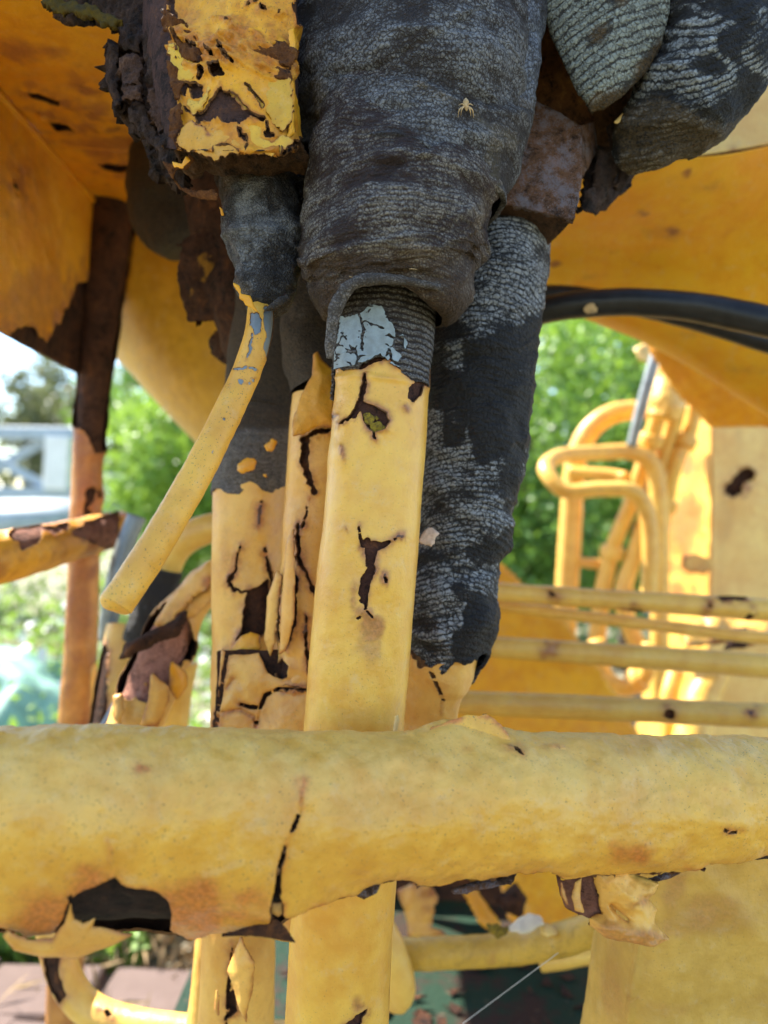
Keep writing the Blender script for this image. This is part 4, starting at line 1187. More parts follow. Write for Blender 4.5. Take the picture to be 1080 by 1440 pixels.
S.damage([[(514, 526, 1.2), (511, 545, 2.6), (507, 566, 3.6)], [(507, 566, 3.2), (497, 585, 2.6), (479, 597, .8)], [(506, 740, .6), (508, 752, 1.8), (511, 768, 2.4)], [(538, 767, 2), (552, 760, 1.2), (566, 753, .5)], [(517, 760, 3), (520, 780, 4.5), (521, 800, 5.5), (514, 815, 6), (512, 828, 6.5), (512, 845, 4.5), (515, 856, 1.2)],
          [(515, 856, .9), (508, 864, .6), (500, 874, .3)], [(517, 858, .8), (524, 866, .4)], [(482, 630, .5), (486, 648, .5)], [(541, 807, .6), (540, 820, .6)], [(487, 742, .2), (492, 746, .2)], [(526, 608, .3), (528, 620, .3)], [(466, 585, .6), (474, 586, .5)], [(490, 1447, 6), (503, 1432, 6), (514, 1420, 2)]],
         [[(505, 562), (516, 566), (530, 572), (543, 581), (546, 592), (542, 604), (526, 608), (516, 600), (510, 588)], [(574, 546), (583, 537), (596, 540), (592, 556), (580, 566), (573, 560)], [(567, 571), (571, 568), (572, 576)], [(513, 772), (524, 761), (536, 762), (548, 758), (544, 768), (530, 774), (526, 795), (515, 796)],
          [(440, 400), (650, 400), (640, 548), (604, 546), (594, 540), (577, 534), (566, 522), (556, 516), (546, 503), (536, 508), (524, 512), (508, 520), (492, 512), (476, 520), (463, 516), (440, 520)]], (), 1.5, .005, 50)
S.curl(3.4, 7).stain(6.5, 1.0)
S.at['rust'] = np.maximum(S.at['rust'], .72 * S.mask([('blob', 512, 862, 13, 16), ('blob', 520, 885, 20, 22), ('blob', 498, 835, 7, 22), ('blob', 560, 755, 5, 4), ('blob', 505, 1415, 14, 12)], 9, 7, .01, 5))
S.at['rust'] = np.maximum(S.at['rust'], .5 * S.mask([('blob', 515, 905, 26, 40), ('line', [(470, 531, 2), (520, 528, 2), (560, 533, 2)])], 16, 12, .015, 6))
mn_coat = S.mesh('paint_coat', [Y_MAIN, RUST_EDGE], mn, .0011, True)
for poly in ([(511, 583), (520, 580), (528, 586), (524, 598), (514, 596)], [(520, 596), (534, 592), (543, 599), (541, 607), (524, 608)], [(528, 584), (534, 588), (530, 592)]):
    flake('lichen_patch', poly, [(510, 580, .4965), (543, 580, .4962), (520, 608, .4955)], LICHEN, mn_coat, .8, 1.2, .003, 1.5, 1.5, .003, .001, 31)
flake('paint_flake', [(555, 1007), (560, 1004), (562, 1012), (558, 1030), (553, 1030)], [(553, 1004, .475), (562, 1004, .475), (555, 1030, .472)], Y_CREAM, mn, .8, .8, .004, 2, 1, .01, .0012, 32)

# collar of tape with the cracked pale blue patch
S = tube([(548, 380, .533, 70), (543, 430, .532, 71.5), (539, 480, .531, 70.5), (535, 530, .530, 69), (533, 565, .530, 68.5)], 200, 230, .6)
S.dent(.0008, .02, 3, 33).push(.00025 * np.sin(S.uv[..., 1] * 2 * np.pi / .0042))
S.damage([], [[(430, 500), (462, 500), (480, 520), (500, 517), (520, 505), (545, 498), (556, 512), (566, 520), (574, 534), (596, 538), (606, 545), (640, 540), (640, 600), (430, 600)]], (), 2.4, .005, 51)
S.at['rib'] = S.uv[..., 1] + .03 * (S.x - 540) * S.mm()
S.at['fade'] = .55 + .25 * S.mask([[(560, 430), (612, 430), (608, 540), (580, 536), (566, 510)]], 10, 8)
S.at['brown'] = .35 + 0 * S.x
S.mesh('tape_collar', [tape('collar wrapping', .0042, dark=(.036, .028, .027), light=(.25, .25, .26), rib_amt=.85, lo=-1., hi=.1), T_MAIN], mn, .002, True)
# blue patch: thin shell broken into plates by cracks
S = tube([(545, 402, .5325, 74.4), (541, 460, .532, 73.8), (537, 530, .531, 72.2)], 330, 330, 0, .30, .68)
S.dent(.0003, .02, 2, 34)
seeds = np.stack([rng.uniform(455, 580, 42), rng.uniform(405, 535, 42)], -1)
wx = S.x + 3.2 * fbm(S.Q, .006, 3, 35)
wy = S.y + 3.2 * fbm(S.Q, .006, 3, 36)
dd = np.sort(np.hypot(wx[..., None] - seeds[:, 0], wy[..., None] - seeds[:, 1]), -1)
edge = (dd[..., 1] - dd[..., 0]) * .5
wvar = np.clip(.22 + 1.5 * fbm(S.Q, .012, 2, 37), -.6, 1.5)
S.damage([[(478, 440, 1.5), (473, 470, 2.2), (470, 500, 1)], [(504, 440, 1), (511, 462, 1.8), (508, 490, 1)], [(512, 452, 1), (538, 462, 1.2)]], [[(300, 300), (800, 300), (800, 700), (600, 700), (563, 523), (560, 510), (572, 484), (566, 470), (556, 476), (556, 462), (546, 448), (536, 430), (520, 428), (514, 436), (500, 442), (486, 446), (476, 446), (466, 470), (462, 505), (470, 518), (485, 523), (500, 512), (520, 505), (534, 498), (548, 508), (557, 515), (590, 700), (300, 700)]], (), 2.2, .004, 52, edge - wvar)
S.curl(1.2, 4)
S.mesh('blue_patch', [BLUE, plain('patch edge', (.07, .08, .09), .8)], mn, .0012, True)
# rolled edge of the tape over the patch
S = tube([(618, 404, .475, 4), (580, 396, .468, 6), (540, 392, .462, 7.5), (505, 396, .462, 8.5), (482, 412, .464, 9.5), (471, 440, .467, 9), (465, 475, .470, 7.5), (463, 504, .474, 5)], 36, 160)
S.dent(.0008, .008, 3, 38)
S.at['fade'] = .45 + .3 * smooth(S.y, 430, 470)
S.at['rib'] = S.uv[..., 1]
S.mesh('tape_roll', T_SOFT, mn, caps=True)

# the big wrap: swollen joint
S = tube([(562, 160, .54, 112), (563, 210, .53, 120), (560, 260, .522, 124), (555, 310, .517, 127), (552, 350, .515, 128), (554, 378, .515, 123), (558, 398, .515, 114), (562, 412, .515, 100), (563, 420, .515, 84), (562, 424, .515, 66)], 260, 420, .6)
S.dent(.0045, .06, 3, 41).dent(.0009, .012, 3, 42).wrinkle(.0034, .06, 3.2, 43)
S.bump_at(632, 420, 34, 14, 26).bump_at(450, 350, 40, 5)
S.step([(425, 345), (470, 315), (520, 278), (560, 240), (600, 215)], 9, 1.3, 46)
S.step([(700, 300), (676, 268), (640, 240), (600, 226), (560, 226)], 9, 1.3, 36)
S.step([(690, 318), (640, 332), (580, 326), (520, 336), (430, 362)], -6, 1.3, 22)
S.step([(424, 372), (470, 378), (540, 372), (610, 358), (676, 322)], -6, 1.2, 16)
S.step([(440, 392), (500, 392), (560, 386), (620, 374), (676, 345)], -7, 1.2, 16)
S.step([(640, 300), (664, 285), (684, 250)], 5, 1.2, 20)
for l, hh in (([(560, 350), (620, 345), (670, 305)], 4), ([(600, 410), (650, 385), (676, 350)], 6), ([(560, 330), (610, 328), (650, 300)], 3.5), ([(440, 300), (480, 270), (520, 240)], 3)):
    S.ridge(l, hh, 5)
S.push(-.004 * S.mask([('line', [(480, 388, 2), (520, 392, 3), (580, 384, 4), (625, 392, 3)])], 6, 3))
S.at['rib'] = S.uv[..., 1] + .18 * np.abs(S.x - 560) * S.mm() + .006 * fbm(S.Q, .05)
S.push(.00022 * np.sin(S.at['rib'] * 2 * np.pi / .0034))
S.at['fade'] = .30 + .30 * S.wr + .32 * S.mask([[(560, 240), (670, 225), (680, 330), (600, 355), (520, 350), (480, 320)], ('blob', 610, 262, 60, 30), ('blob', 450, 290, 20, 50)], 26, 22, .03, 8) + .2 * S.mask([('blob', 540, 290, 35, 16), ('blob', 555, 350, 40, 10)], 10, 10, .02) - .1 * smooth(S.y, 350, 400)
S.at['brown'] = .1 + .75 * S.mask([[(430, 350), (500, 345), (680, 360), (680, 470), (420, 470)], ('blob', 680, 350, 20, 90)], 22, 18, .03, 9)
mn_bulge = S.mesh('tape_bulge', T_MAIN, mn)

# the upper wrap that laps over it
S = tube([(574, -110, .57, 166), (575, -20, .565, 168), (577, 60, .562, 167), (580, 130, .556, 164), (582, 180, .548, 162), (578, 222, .543, 154), (572, 262, .538, 146), (570, 300, .536, 138)], 280, 460, .6)
S.dent(.0065, .07, 3, 44).dent(.0009, .012, 3, 45).wrinkle(.0032, .07, 2.6, 48)
S.bump_at(440, 60, 40, 6, 120).bump_at(640, 60, 70, 5, 40)
S.step([(760, 150), (720, 150), (680, 140), (640, 128), (590, 108), (540, 105)], -16, 2, 70)
S.step([(405, 95), (460, 100), (520, 88), (580, 60), (640, 30)], -6, 1.6, 34)
S.step([(405, 165), (450, 160), (520, 150), (560, 148)], -5, 1.6, 24)
S.step([(470, 200), (455, 235), (430, 262)], 6, 1.5, 26)
S.ridge([(430, 215), (470, 205), (520, 195), (560, 200), (610, 216), (650, 240)], 4, 7)
S.damage([], [[(380, 190), (412, 190), (424, 202), (470, 196), (500, 204), (530, 196), (556, 194), (590, 204), (625, 222), (652, 240), (668, 262), (684, 300), (700, 320), (700, 400), (380, 400)]], (), 3, .012, 54)
S.curl(11, 13)
S.at['rib'] = S.uv[..., 1] + .10 * (S.x - 560) * S.mm() + .012 * fbm(S.Q, .07)
S.at['fade'] = .36 + .28 * S.wr + .30 * S.mask([[(540, 120), (640, 130), (700, 220), (690, 300), (600, 200), (520, 180)], [(700, 40), (750, 60), (745, 140), (640, 100), (600, 20), (680, 0)]], 22, 22, .03, 11) + .1 * S.mask([('blob', 470, 80, 50, 50)], 20, 20)
S.at['brown'] = .05 + .6 * S.mask([[(400, 120), (450, 120), (480, 200), (400, 210)], ('line', [(590, 118, 8), (660, 150, 10), (720, 200, 10)]), ('line', [(700, 180, 10), (690, 300, 10)])], 14, 14, .03, 12)
S.mesh('tape_wrap', [T_UPPER, T_UPPER], mn, .004, True)
# lobe of tape sagging at its right
S = tube([(690, -80, .555, 74), (700, 0, .552, 70), (702, 60, .548, 62), (700, 120, .545, 50), (698, 170, .543, 42), (692, 220, .545, 30), (686, 262, .55, 18), (684, 290, .555, 8)], 130, 260, .4)
S.dent(.004, .04, 3, 46).dent(.0009, .012, 3, 47).wrinkle(.002, .05, 2, 49)
S.at['rib'] = S.uv[..., 1] + .35 * (S.x - 700) * S.mm()
S.at['fade'] = .55 - .35 * smooth(S.y, 120, 200) + .15 * S.mask([('blob', 725, 60, 30, 40)], 20, 15)
S.at['brown'] = .1 + .8 * smooth(S.y, 110, 190)
S.mesh('tape_lobe', tape('blue-grey wrapping', .005, dark=(.045, .042, .048), light=(.24, .27, .33), brown=(.10, .07, .035), rib_amt=.2), mn, caps=True)
# frayed light fibres on the joint
for q in range(34):
    px, py = rng.uniform(520, 610), rng.uniform(255, 330)
    if q > 22:
        px, py = rng.uniform(460, 640), rng.uniform(205, 395)
    L = rng.uniform(5, 13)
    d = .455 + .03 * ((px - 555) / 128) ** 2 * 2 + .0005
    tube([(px, py, d + .003, .45), (px + L * .5, py + rng.normal(0, 1), d - .002, .55), (px + L, py + L * .25 + rng.normal(0, 1), d + .002, .3)], 5, 6).mesh('loose_fibre', STRAW, mn_bulge)
# cast-off spider skin clinging to the wrap
sp = thing('spider', 'tiny pale cast spider skin clinging to the dark tape near the top', 'spider', P(655, 150, .46))
def at_wrap(px, py, e=0):
    return (px, py, .4712 + .00035 * (px - 655) + e)
S = tube([(*at_wrap(655, 138), 1), (*at_wrap(655, 143), 4.2), (*at_wrap(655, 147), 3), (*at_wrap(656, 151), 3.4), (*at_wrap(656, 156), 1)], 12, 16)
S.mesh('body', STRAW, sp, caps=True)
for sgn in (-1, 1):
    for k, (dx, dy, ex, ey) in enumerate(((5, -3, 10, -1), (6, 3, 9, 6), (9, 5, 11, 16), (6, 6, 7, 14))):
        tube([(*at_wrap(655 + sgn * 2, 149), .9), (*at_wrap(655 + sgn * dx, 149 + dy, -.004), .9), (*at_wrap(655 + sgn * ex, 149 + ey, .001), .45)], 6, 10).mesh('leg', STRAW, sp)

# ---------------------------------------------------------------- upper right: rusty valve body, bracket, bulging wraps
vb = thing('valve_body', 'rust-brown valve body glimpsed between the tape wraps at the top', 'valve', P(790, 100, .66))
tube([(790, -160, .70, 130), (800, -20, .67, 125), (790, 70, .655, 105), (780, 150, .65, 84), (760, 230, .64, 62), (748, 280, .64, 50)], 130, 200, .4).dent(.007, .04, 4, 51).dent(.002, .012, 3, 52).mesh('body', RUST_ORANGE if False else rust('valve rust', ((.09, .04, .018), (.26, .11, .04), (.46, .21, .06)), 1.3, .002), vb, caps=True)
tube([(800, -40, .635, 60), (830, 80, .63, 60), (850, 160, .625, 44), (850, 215, .625, 30)], 80, 120, .4).dent(.005, .03, 4, 54).mesh('valve_neck', rust('neck rust', ((.06, .03, .015), (.17, .08, .032), (.32, .15, .05)), 1.3, .002), vb, caps=True)
bk = thing('rusty_bracket', 'square rusty bracket with blue-grey remains of paint under the upper tape wrap', 'bracket', P(750, 300, .6))
flake('front_plate', [(640, 120), (700, 128), (752, 140), (790, 160), (818, 177), (819, 240), (808, 308), (745, 294), (686, 281), (655, 230)], [(687, 281, .566), (808, 307, .558), (817, 178, .574)], RUST_GREY, bk, 1.4, .8, .006, 2, 2.2, .03, .006, 120, rim_only=False)
flake('side_plate', [(817, 177), (836, 170), (858, 160), (846, 200), (820, 250), (808, 307), (814, 240)], [(817, 178, .574), (808, 307, .558), (856, 163, .64)], RUST_GREY, bk, 1.4, .8, .006, 1, 1.5, .02, .006, 121)
flake('under_plate', [(686, 281), (745, 294), (808, 308), (790, 326), (765, 351), (742, 352), (715, 338), (690, 300)], [(687, 281, .567), (808, 307, .559), (755, 352, .61)], rust('under rust', ((.035, .02, .014), (.10, .05, .028), (.18, .085, .045)), 1.3, .0012), bk, 1.4, 1, .006, 1, 2, .02, .006, 122)

# delaminated plate ends
dl = thing('flaking_flange', 'dark delaminated flange of layered rust beside the square bracket', 'flange', P(860, 240, .62))
for q, (poly, d, dx) in enumerate((
    ([(812, 300), (826, 240), (846, 180), (870, 166), (888, 190), (900, 228), (888, 262), (868, 280), (838, 304), (826, 296)], .605, .01),
    ([(850, 178), (866, 170), (886, 182), (892, 200), (876, 214), (858, 206)], .585, .0),
    ([(840, 210), (866, 204), (872, 232), (860, 262), (846, 290), (832, 288), (834, 250)], .592, .006),
    ([(868, 216), (888, 206), (898, 228), (886, 258), (870, 272), (862, 262), (872, 240)], .588, .004),
    ([(822, 270), (836, 262), (842, 286), (834, 302), (820, 298)], .59, .0))):
    flake('rust_layer', poly, [(830, 180, d), (900, 180, d + dx + .02), (830, 300, d + .012)], rust('layer rust %d' % q, ((.022, .016, .016), (.06, .036, .030), (.12, .07, .05)), 1.6, .0016), dl, 1.6, 3, .008, 6, 5, .012, .006, 60 + q)
flake('paint_chip', [(896, 190), (910, 184), (926, 182), (922, 188), (900, 196)], [(896, 190, .565), (926, 182, .57), (900, 196, .565)], Y_ORANGE, dl, 1, .8, .004, 1, .5, .01, .001, 67)
flake('paint_chip', [(862, 172), (878, 156), (880, 162), (870, 174)], [(862, 172, .565), (880, 156, .57), (870, 174, .565)], Y_CREAM, dl, 1, .8, .004, 1, .5, .01, .001, 68)

tf = thing('tape_flap', 'pale grey ribbed tongue of tape hanging from the top edge, with a brown spot', 'tape', P(850, 0, .52))
flake('flap', [(748, -60), (945, -60), (941, 20), (930, 66), (908, 104), (878, 136), (850, 154), (832, 156), (814, 136), (796, 100), (778, 60), (762, 20)], [(748, -60, .55), (945, -60, .545), (835, 156, .545)], [T_FLAP, T_FLAP], tf, 1.3, 1.2, .02, 46, 5, .05, .006, 70, rib=63,
      at={'fade': lambda s: .85 - .7 * s.mask([('blob', 835, 70, 14, 12), ('blob', 858, 26, 10, 8), ('line', [(930, 70, 10), (880, 140, 12), (840, 156, 10)])], 8, 6, .012), 'brown': lambda s: .95 * s.mask([('blob', 835, 70, 16, 14), ('blob', 858, 26, 10, 9), ('line', [(940, 60, 12), (890, 134, 16), (836, 160, 14)])], 14, 8, .015)})
rw = thing('bound_elbow', 'bulging elbow bound in black and grey ribbed tape at the upper right', 'elbow', P(980, 120, .56))
S = tube([(985, -140, .585, 62), (985, -60, .582, 66), (990, 0, .578, 74), (1000, 45, .572, 84), (992, 96, .566, 84), (965, 140, .565, 70), (930, 178, .57, 50), (900, 205, .58, 32), (880, 224, .59, 14)], 220, 360, .5)
S.dent(.0055, .045, 3, 61).dent(.0009, .012, 3, 62).wrinkle(.0030, .05, 1.6, 63)
S.step([(1085, 70), (1040, 120), (1000, 160), (985, 215)], 5, 2.5, 40)
S.step([(860, 110), (940, 80), (1000, 30), (1050, 0)], 3, 2.5, 35)
S.ridge([(905, 110), (935, 92), (965, 95), (985, 120), (992, 150)], 5, 8)
S.ridge([(890, 180), (950, 165), (1010, 180)], 4, 8)
S.at['rib'] = (S.x * .45 + S.y * .9) * S.mm() + .006 * fbm(S.Q, .05)
S.push(.00025 * np.sin(S.at['rib'] * 2 * np.pi / .0058))
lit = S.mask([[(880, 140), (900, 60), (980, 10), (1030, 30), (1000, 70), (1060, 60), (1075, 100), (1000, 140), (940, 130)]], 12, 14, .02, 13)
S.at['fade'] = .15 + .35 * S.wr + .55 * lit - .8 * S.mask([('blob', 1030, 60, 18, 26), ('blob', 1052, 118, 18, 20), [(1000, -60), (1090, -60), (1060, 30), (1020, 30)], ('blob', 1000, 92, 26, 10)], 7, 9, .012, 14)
S.at['brown'] = .95 * S.mask([[(870, 170), (930, 140), (990, 165), (1040, 165), (1000, 230), (880, 260)]], 16, 12, .02, 15)
S.mesh('tape_wrap', T_FLAP if False else tape('elbow wrapping', .0062, dark=(.024, .024, .026), light=(.36, .38, .38), brown=(.085, .06, .032), rib_amt=.8, cell=240, lo=-1.05, hi=-.1), rw, caps=True)

# ---------------------------------------------------------------- upper left: peeling block, taped stub, bent rod
vk = thing('peeling_block', 'block with scaly peeling yellow paint and layered rust at its left, hanging at the top', 'block', P(330, 120, .52))
rows = [[(205, -90, .52), (222, -90, .495), (320, -92, .478), (405, -92, .482), (420, -92, .50)], [(200, 60, .515), (226, 60, .485), (322, 60, .470), (406, 60, .476), (420, 60, .50)], [(215, 190, .51), (250, 192, .478), (330, 194, .465), (404, 194, .472), (420, 192, .50)], [(222, 208, .515), (254, 212, .482), (330, 214, .470), (402, 212, .476), (418, 208, .50)], [(240, 216, .56), (262, 222, .56), (330, 224, .56), (400, 222, .56), (416, 216, .56)]]
core = [[(a, b, d + .0034) for a, b, d in r] for r in rows]
sheet(core, 150, 220).pit(.0016, .02, 4, 71).mesh('rusty_core', rust('block rust', ((.035, .02, .018), (.10, .05, .04), (.22, .09, .035)), 1.4, .0014), vk)
beam('back_body', P(318, -90, .535), P(320, 205, .535), .072, .05, RUST, vk)
S = sheet(rows, 330, 440)
S.dent(.0034, .035, 3, 72).dent(.0007, .006, 3, 73)
# layered rough rust band across the face
band = S.mask([[(225, 30), (262, 40), (300, 50), (318, 24), (345, 40), (415, 60), (418, 108), (380, 106), (330, 90), (300, 110), (262, 96), (235, 70)]], 10, 10, .015, 16)
S.push((.0034 * (1 - 2 * np.abs(fbm(S.Q * [1, 1, 2.2] + .5 * S.Q[..., ::-1], .014, 4, 74))) + .0006) * band)
S.at['rust'] = np.clip(.8 * fbm(S.Q, .016, 4, 75) + .22, 0, .75)
S.damage([[(240, -20, 5), (241, 10, 4), (243, 28, 6)], [(243, 28, 3), (252, 40, 2)], [(300, 24, .6), (322, 30, .9), (334, 40, .6)], [(366, 14, 1), (382, 20, 1.5), (400, 24, 1.5)], [(308, 64, 1.5), (318, 80, 2.4), (328, 92, 1.5)], [(262, 60, 1), (300, 78, 1.6), (308, 84, 1)], [(272, 150, .8), (282, 178, 1.4), (292, 192, 1)], [(345, 190, 1.6), (348, 215, 2)], [(250, 50, 3), (258, 80, 4), (252, 120, 3)], [(372, 55, .6), (376, 62, .6)], [(350, 10, .5), (366, 0, .7)], [(346, 120, 1), (370, 150, 2)], [(262, 208, 3), (276, 222, 4)]],
         [[(300, 206), (312, 200), (322, 203), (334, 209), (342, 228), (292, 228)], [(392, 208), (406, 200), (424, 192), (424, 232), (378, 232)], [(256, 206), (268, 203), (276, 212), (270, 228), (250, 228)], [(404, -60), (424, -60), (424, 40), (412, 36), (408, 20)], [(170, -110), (228, -110), (233, -20), (234, 30), (246, 58), (241, 76), (247, 100), (243, 120), (253, 136), (250, 170), (245, 198), (252, 212), (190, 240)], [(257, 114), (270, 118), (287, 117), (291, 122), (284, 131), (287, 140), (293, 139), (306, 128), (318, 126), (332, 134), (351, 156), (373, 167), (368, 178), (352, 176), (346, 180), (336, 176), (332, 172), (320, 176), (307, 167), (296, 172), (284, 170), (271, 161), (259, 158), (262, 140), (253, 130)], [(272, 92), (282, 88), (288, 100), (280, 112), (275, 104)], [(296, 96), (312, 92), (318, 106), (308, 112), (312, 126), (302, 124)], [(374, 168), (380, 186), (388, 196), (372, 190)], [(333, 178), (344, 184), (346, 198), (336, 192)], [(366, 178), (384, 190), (380, 194), (366, 188)]],
         [[(288, 112), (310, 110), (312, 122), (296, 132), (292, 146), (282, 158), (268, 156), (262, 146), (268, 128), (272, 142), (284, 136), (286, 124)], [(338, 172), (350, 164), (370, 172), (368, 190), (350, 200), (340, 186)], [(254, 64), (276, 66), (286, 90), (276, 112), (262, 112), (256, 96)]], 3.2, .005, 55)
S.curl(5, 6).stain(5, .8)
S.at['rust'] = np.maximum(S.at['rust'], np.clip(.62 + .35 * fbm(S.Q, .006, 3, 76), 0, .83) * band)
S.at['rust'] = np.maximum(S.at['rust'], .4 * S.mask([[(255, 170), (330, 185), (380, 195), (380, 210), (300, 206), (258, 190)], ('blob', 395, 10, 14, 14), ('blob', 395, 110, 20, 60)], 9, 9, .01, 17))
vk_coat = S.mesh('paint_coat', [Y_BLOCK, RUST_EDGE], vk, .0016, True)
for q, poly in enumerate(([(226, 14), (244, 22), (270, 40), (302, 54), (298, 68), (266, 62), (240, 52), (230, 36)], [(248, 56), (276, 64), (292, 72), (310, 86), (304, 100), (278, 94), (254, 80)], [(306, 26), (330, 30), (350, 42), (402, 60), (417, 72), (414, 94), (372, 88), (332, 68), (304, 50)], [(234, 84), (250, 96), (258, 116), (252, 142), (240, 124)], [(312, 68), (348, 80), (410, 98), (411, 114), (362, 110), (324, 94)], [(238, 150), (252, 144), (256, 176), (248, 206), (236, 190)])):
    flake('rust_crust', poly, [(240, 60, .4785), (330, 60, .4662), (410, 60, .4735), (252, 195, .471), (330, 200, .462), (404, 200, .469)], RUST_ORANGE, vk_coat, 1.0, 3.2, .004, 3, 6, .008, .002, 140 + q)
# thick scalloped paint scales
sc_ = [([(236, 62), (252, 60), (262, 72), (276, 84), (279, 104), (270, 118), (254, 112), (244, 100), (238, 84)], 3), ([(318, 104), (336, 92), (352, 108), (358, 130), (352, 148), (346, 156), (334, 146), (322, 128)], 3.5), ([(352, 112), (384, 108), (410, 112), (412, 170), (398, 186), (384, 170), (374, 160), (358, 136)], 3),
       ([(296, 112), (306, 107), (313, 112), (310, 124), (298, 126), (294, 140), (286, 154), (272, 158), (262, 148), (266, 138), (280, 144), (289, 130)], 3.5), ([(344, 178), (352, 164), (366, 170), (372, 180), (366, 194), (384, 200), (398, 188), (414, 196), (404, 212), (380, 220), (356, 216), (348, 204)], 4), ([(256, 180), (268, 172), (284, 176), (294, 190), (306, 168), (322, 176), (334, 172), (336, 190), (346, 198), (344, 214), (322, 218), (300, 226), (282, 216), (256, 208), (248, 196)], 4)]
for q, (poly, b) in enumerate(sc_):
    x_, y_ = np.mean([p[0] for p in poly]), np.mean([p[1] for p in poly])
    d0 = .466 - .0005
    flake('paint_scale', poly, [(240, 60, .480), (330, 60, .4672), (410, 60, .4745), (252, 195, .472), (330, 200, .4618), (404, 200, .469)], [paint('scale paint %d' % q, ((.66, .40, .03), (.60, .42, .06), (.62, .36, .03), (.68, .42, .05), (.70, .42, .04), (.66, .34, .04))[q], speck=1.3, rough=.6, grime=(.35, .2, .03), grime_amt=.7), RUST_EDGE], vk_coat, 1.0, 3.6, .0035, b, 2.2, .008, .0018, 80 + q, 3, 1.5)
flake('paint_flake', [(405, 42), (413, 40), (417, 58), (415, 82), (408, 92), (406, 70)], [(405, 42, .470), (417, 50, .472), (408, 92, .470)], [Y_ORANGE, RUST_EDGE], vk, 1.2, 1.4, .005, 3, 1, .01, .0015, 87)
flake('paint_flake', [(404, 118), (412, 112), (415, 130), (413, 188), (404, 196), (408, 150)], [(405, 112, .470), (415, 120, .472), (404, 196, .468)], [Y_BLOCK, RUST_EDGE], vk, 1.2, 1.6, .005, 3, 1, .01, .0015, 88)
# layered rust on its left flank
DKR = rust('layered rust', ((.014, .010, .009), (.065, .036, .026), (.17, .095, .06)), 1.5, .0018)
DKR2 = rust('brown layered rust', ((.03, .018, .014), (.11, .055, .036), (.23, .125, .08)), 2.0, .0014)
for q, (poly, d, m, th_) in enumerate((
    ([(40, -60), (225, -60), (236, 60), (252, 140), (262, 225), (258, 262), (236, 250), (222, 240), (204, 214), (196, 192), (178, 184), (174, 172), (160, 150), (150, 120), (148, 90), (151, 54), (160, 60), (168, 66), (170, 44), (150, 32), (118, 24), (82, 12), (60, 0)], .535, DKR, .008),
    ([(152, 58), (163, 62), (166, 76), (164, 110), (172, 150), (160, 146), (150, 116), (148, 84)], .520, DKR, .008),
    ([(166, 80), (176, 74), (194, 78), (199, 96), (198, 120), (174, 122), (168, 104)], .508, DKR2, .006),
    ([(173, 125), (198, 124), (200, 142), (174, 143)], .509, DKR2, .006),
    ([(199, 52), (214, 40), (232, 66), (236, 96), (240, 116), (206, 118), (202, 84)], .512, DKR, .006),
    ([(205, 122), (242, 120), (248, 150), (246, 176), (232, 180), (222, 186), (212, 160)], .508, DKR2, .006),
    ([(176, 148), (202, 146), (210, 164), (224, 190), (214, 204), (198, 186), (184, 170)], .515, DKR, .006),
    ([(214, 196), (240, 184), (252, 190), (256, 220), (240, 232), (224, 222)], .512, DKR, .006),
    ([(168, 40), (196, 30), (206, 46), (196, 74), (174, 70)], .518, DKR, .006))):
    flake('rust_layer', poly, [(150, 50, d + .006), (250, 50, d - .006), (200, 220, d - .012)], m, vk, 1.1, 3.4, .005, 4, 7, .008, th_, 90 + q)
flake('lichen_crust', [(58, 0), (62, -6), (110, 2), (150, 18), (172, 26), (160, 33), (130, 27), (100, 22), (76, 16)], [(58, 0, .512), (172, 26, .50), (100, 22, .505)], plain('yellow lichen', (.34, .22, .03), .95, .7, 160, .004, .1, 0, (.05, .04, .02)), vk, 1.5, 4, .006, 3, 5, .006, .004, 101)
flake('rust_crust', [(246, 214), (262, 208), (300, 206), (350, 209), (400, 204), (424, 202), (438, 222), (430, 246), (404, 240), (376, 250), (346, 240), (318, 250), (290, 240), (270, 250), (256, 238)], [(246, 214, .488), (430, 210, .492), (340, 250, .515)], rust('crust rust', ((.035, .02, .012), (.12, .06, .03), (.26, .12, .045)), 1.6, .002), vk, 1.0, 3, .005, 8, 7, .012, .004, 150)
# loose strip of paint under the corner
flake('paint_flake', [(226, 226), (240, 228), (258, 232), (266, 214), (274, 226), (262, 240), (250, 238), (246, 252), (256, 262), (276, 270), (296, 268), (308, 272), (306, 281), (288, 280), (272, 278), (252, 266), (240, 248)], [(226, 226, .485), (274, 226, .478), (306, 281, .49)], [RUST_ORANGE, RUST_ORANGE], vk, 1.1, 2, .005, 3, 2, .008, .0022, 102)
flake('paint_flake', [(240, 226), (256, 230), (262, 218), (268, 226), (258, 238), (246, 236)], [(240, 226, .480), (268, 226, .476), (250, 238, .478)], [Y_ORANGE, RUST_EDGE], vk, 1, 1.5, .005, 2, 1, .008, .0015, 103)

# stub with the bent rod
st = thing('taped_stub', 'short stub wrapped in blackish tape under the peeling block, bent rod at its lower end', 'fitting', P(370, 330, .52))
S = tube([(366, 196, .575, 58), (366, 222, .57, 62), (367, 246, .56, 63), (368, 262, .55, 60)], 110, 90)
S.dent(.003, .02, 4, 81).mesh('flange', rust('stub rust', ((.025, .017, .012), (.07, .042, .025), (.13, .08, .04)), 1.5, .0018), st, caps=True)
S = tube([(368, 236, .545, 56), (369, 270, .54, 58), (371, 310, .535, 57), (373, 350, .53, 50), (373, 385, .528, 46), (371, 412, .527, 45), (368, 428, .528, 36), (366, 434, .53, 22)], 150, 240, .4)
S.dent(.005, .035, 3, 82).dent(.0016, .011, 3, 83).wrinkle(.002, .03, 1.6, 84)
S.step([(320, 395), (350, 405), (372, 425)], 4, 3, 20)
S.ridge([(322, 330), (350, 322), (380, 330), (415, 320)], 3, 6)
S.at['rib'] = S.uv[..., 1]
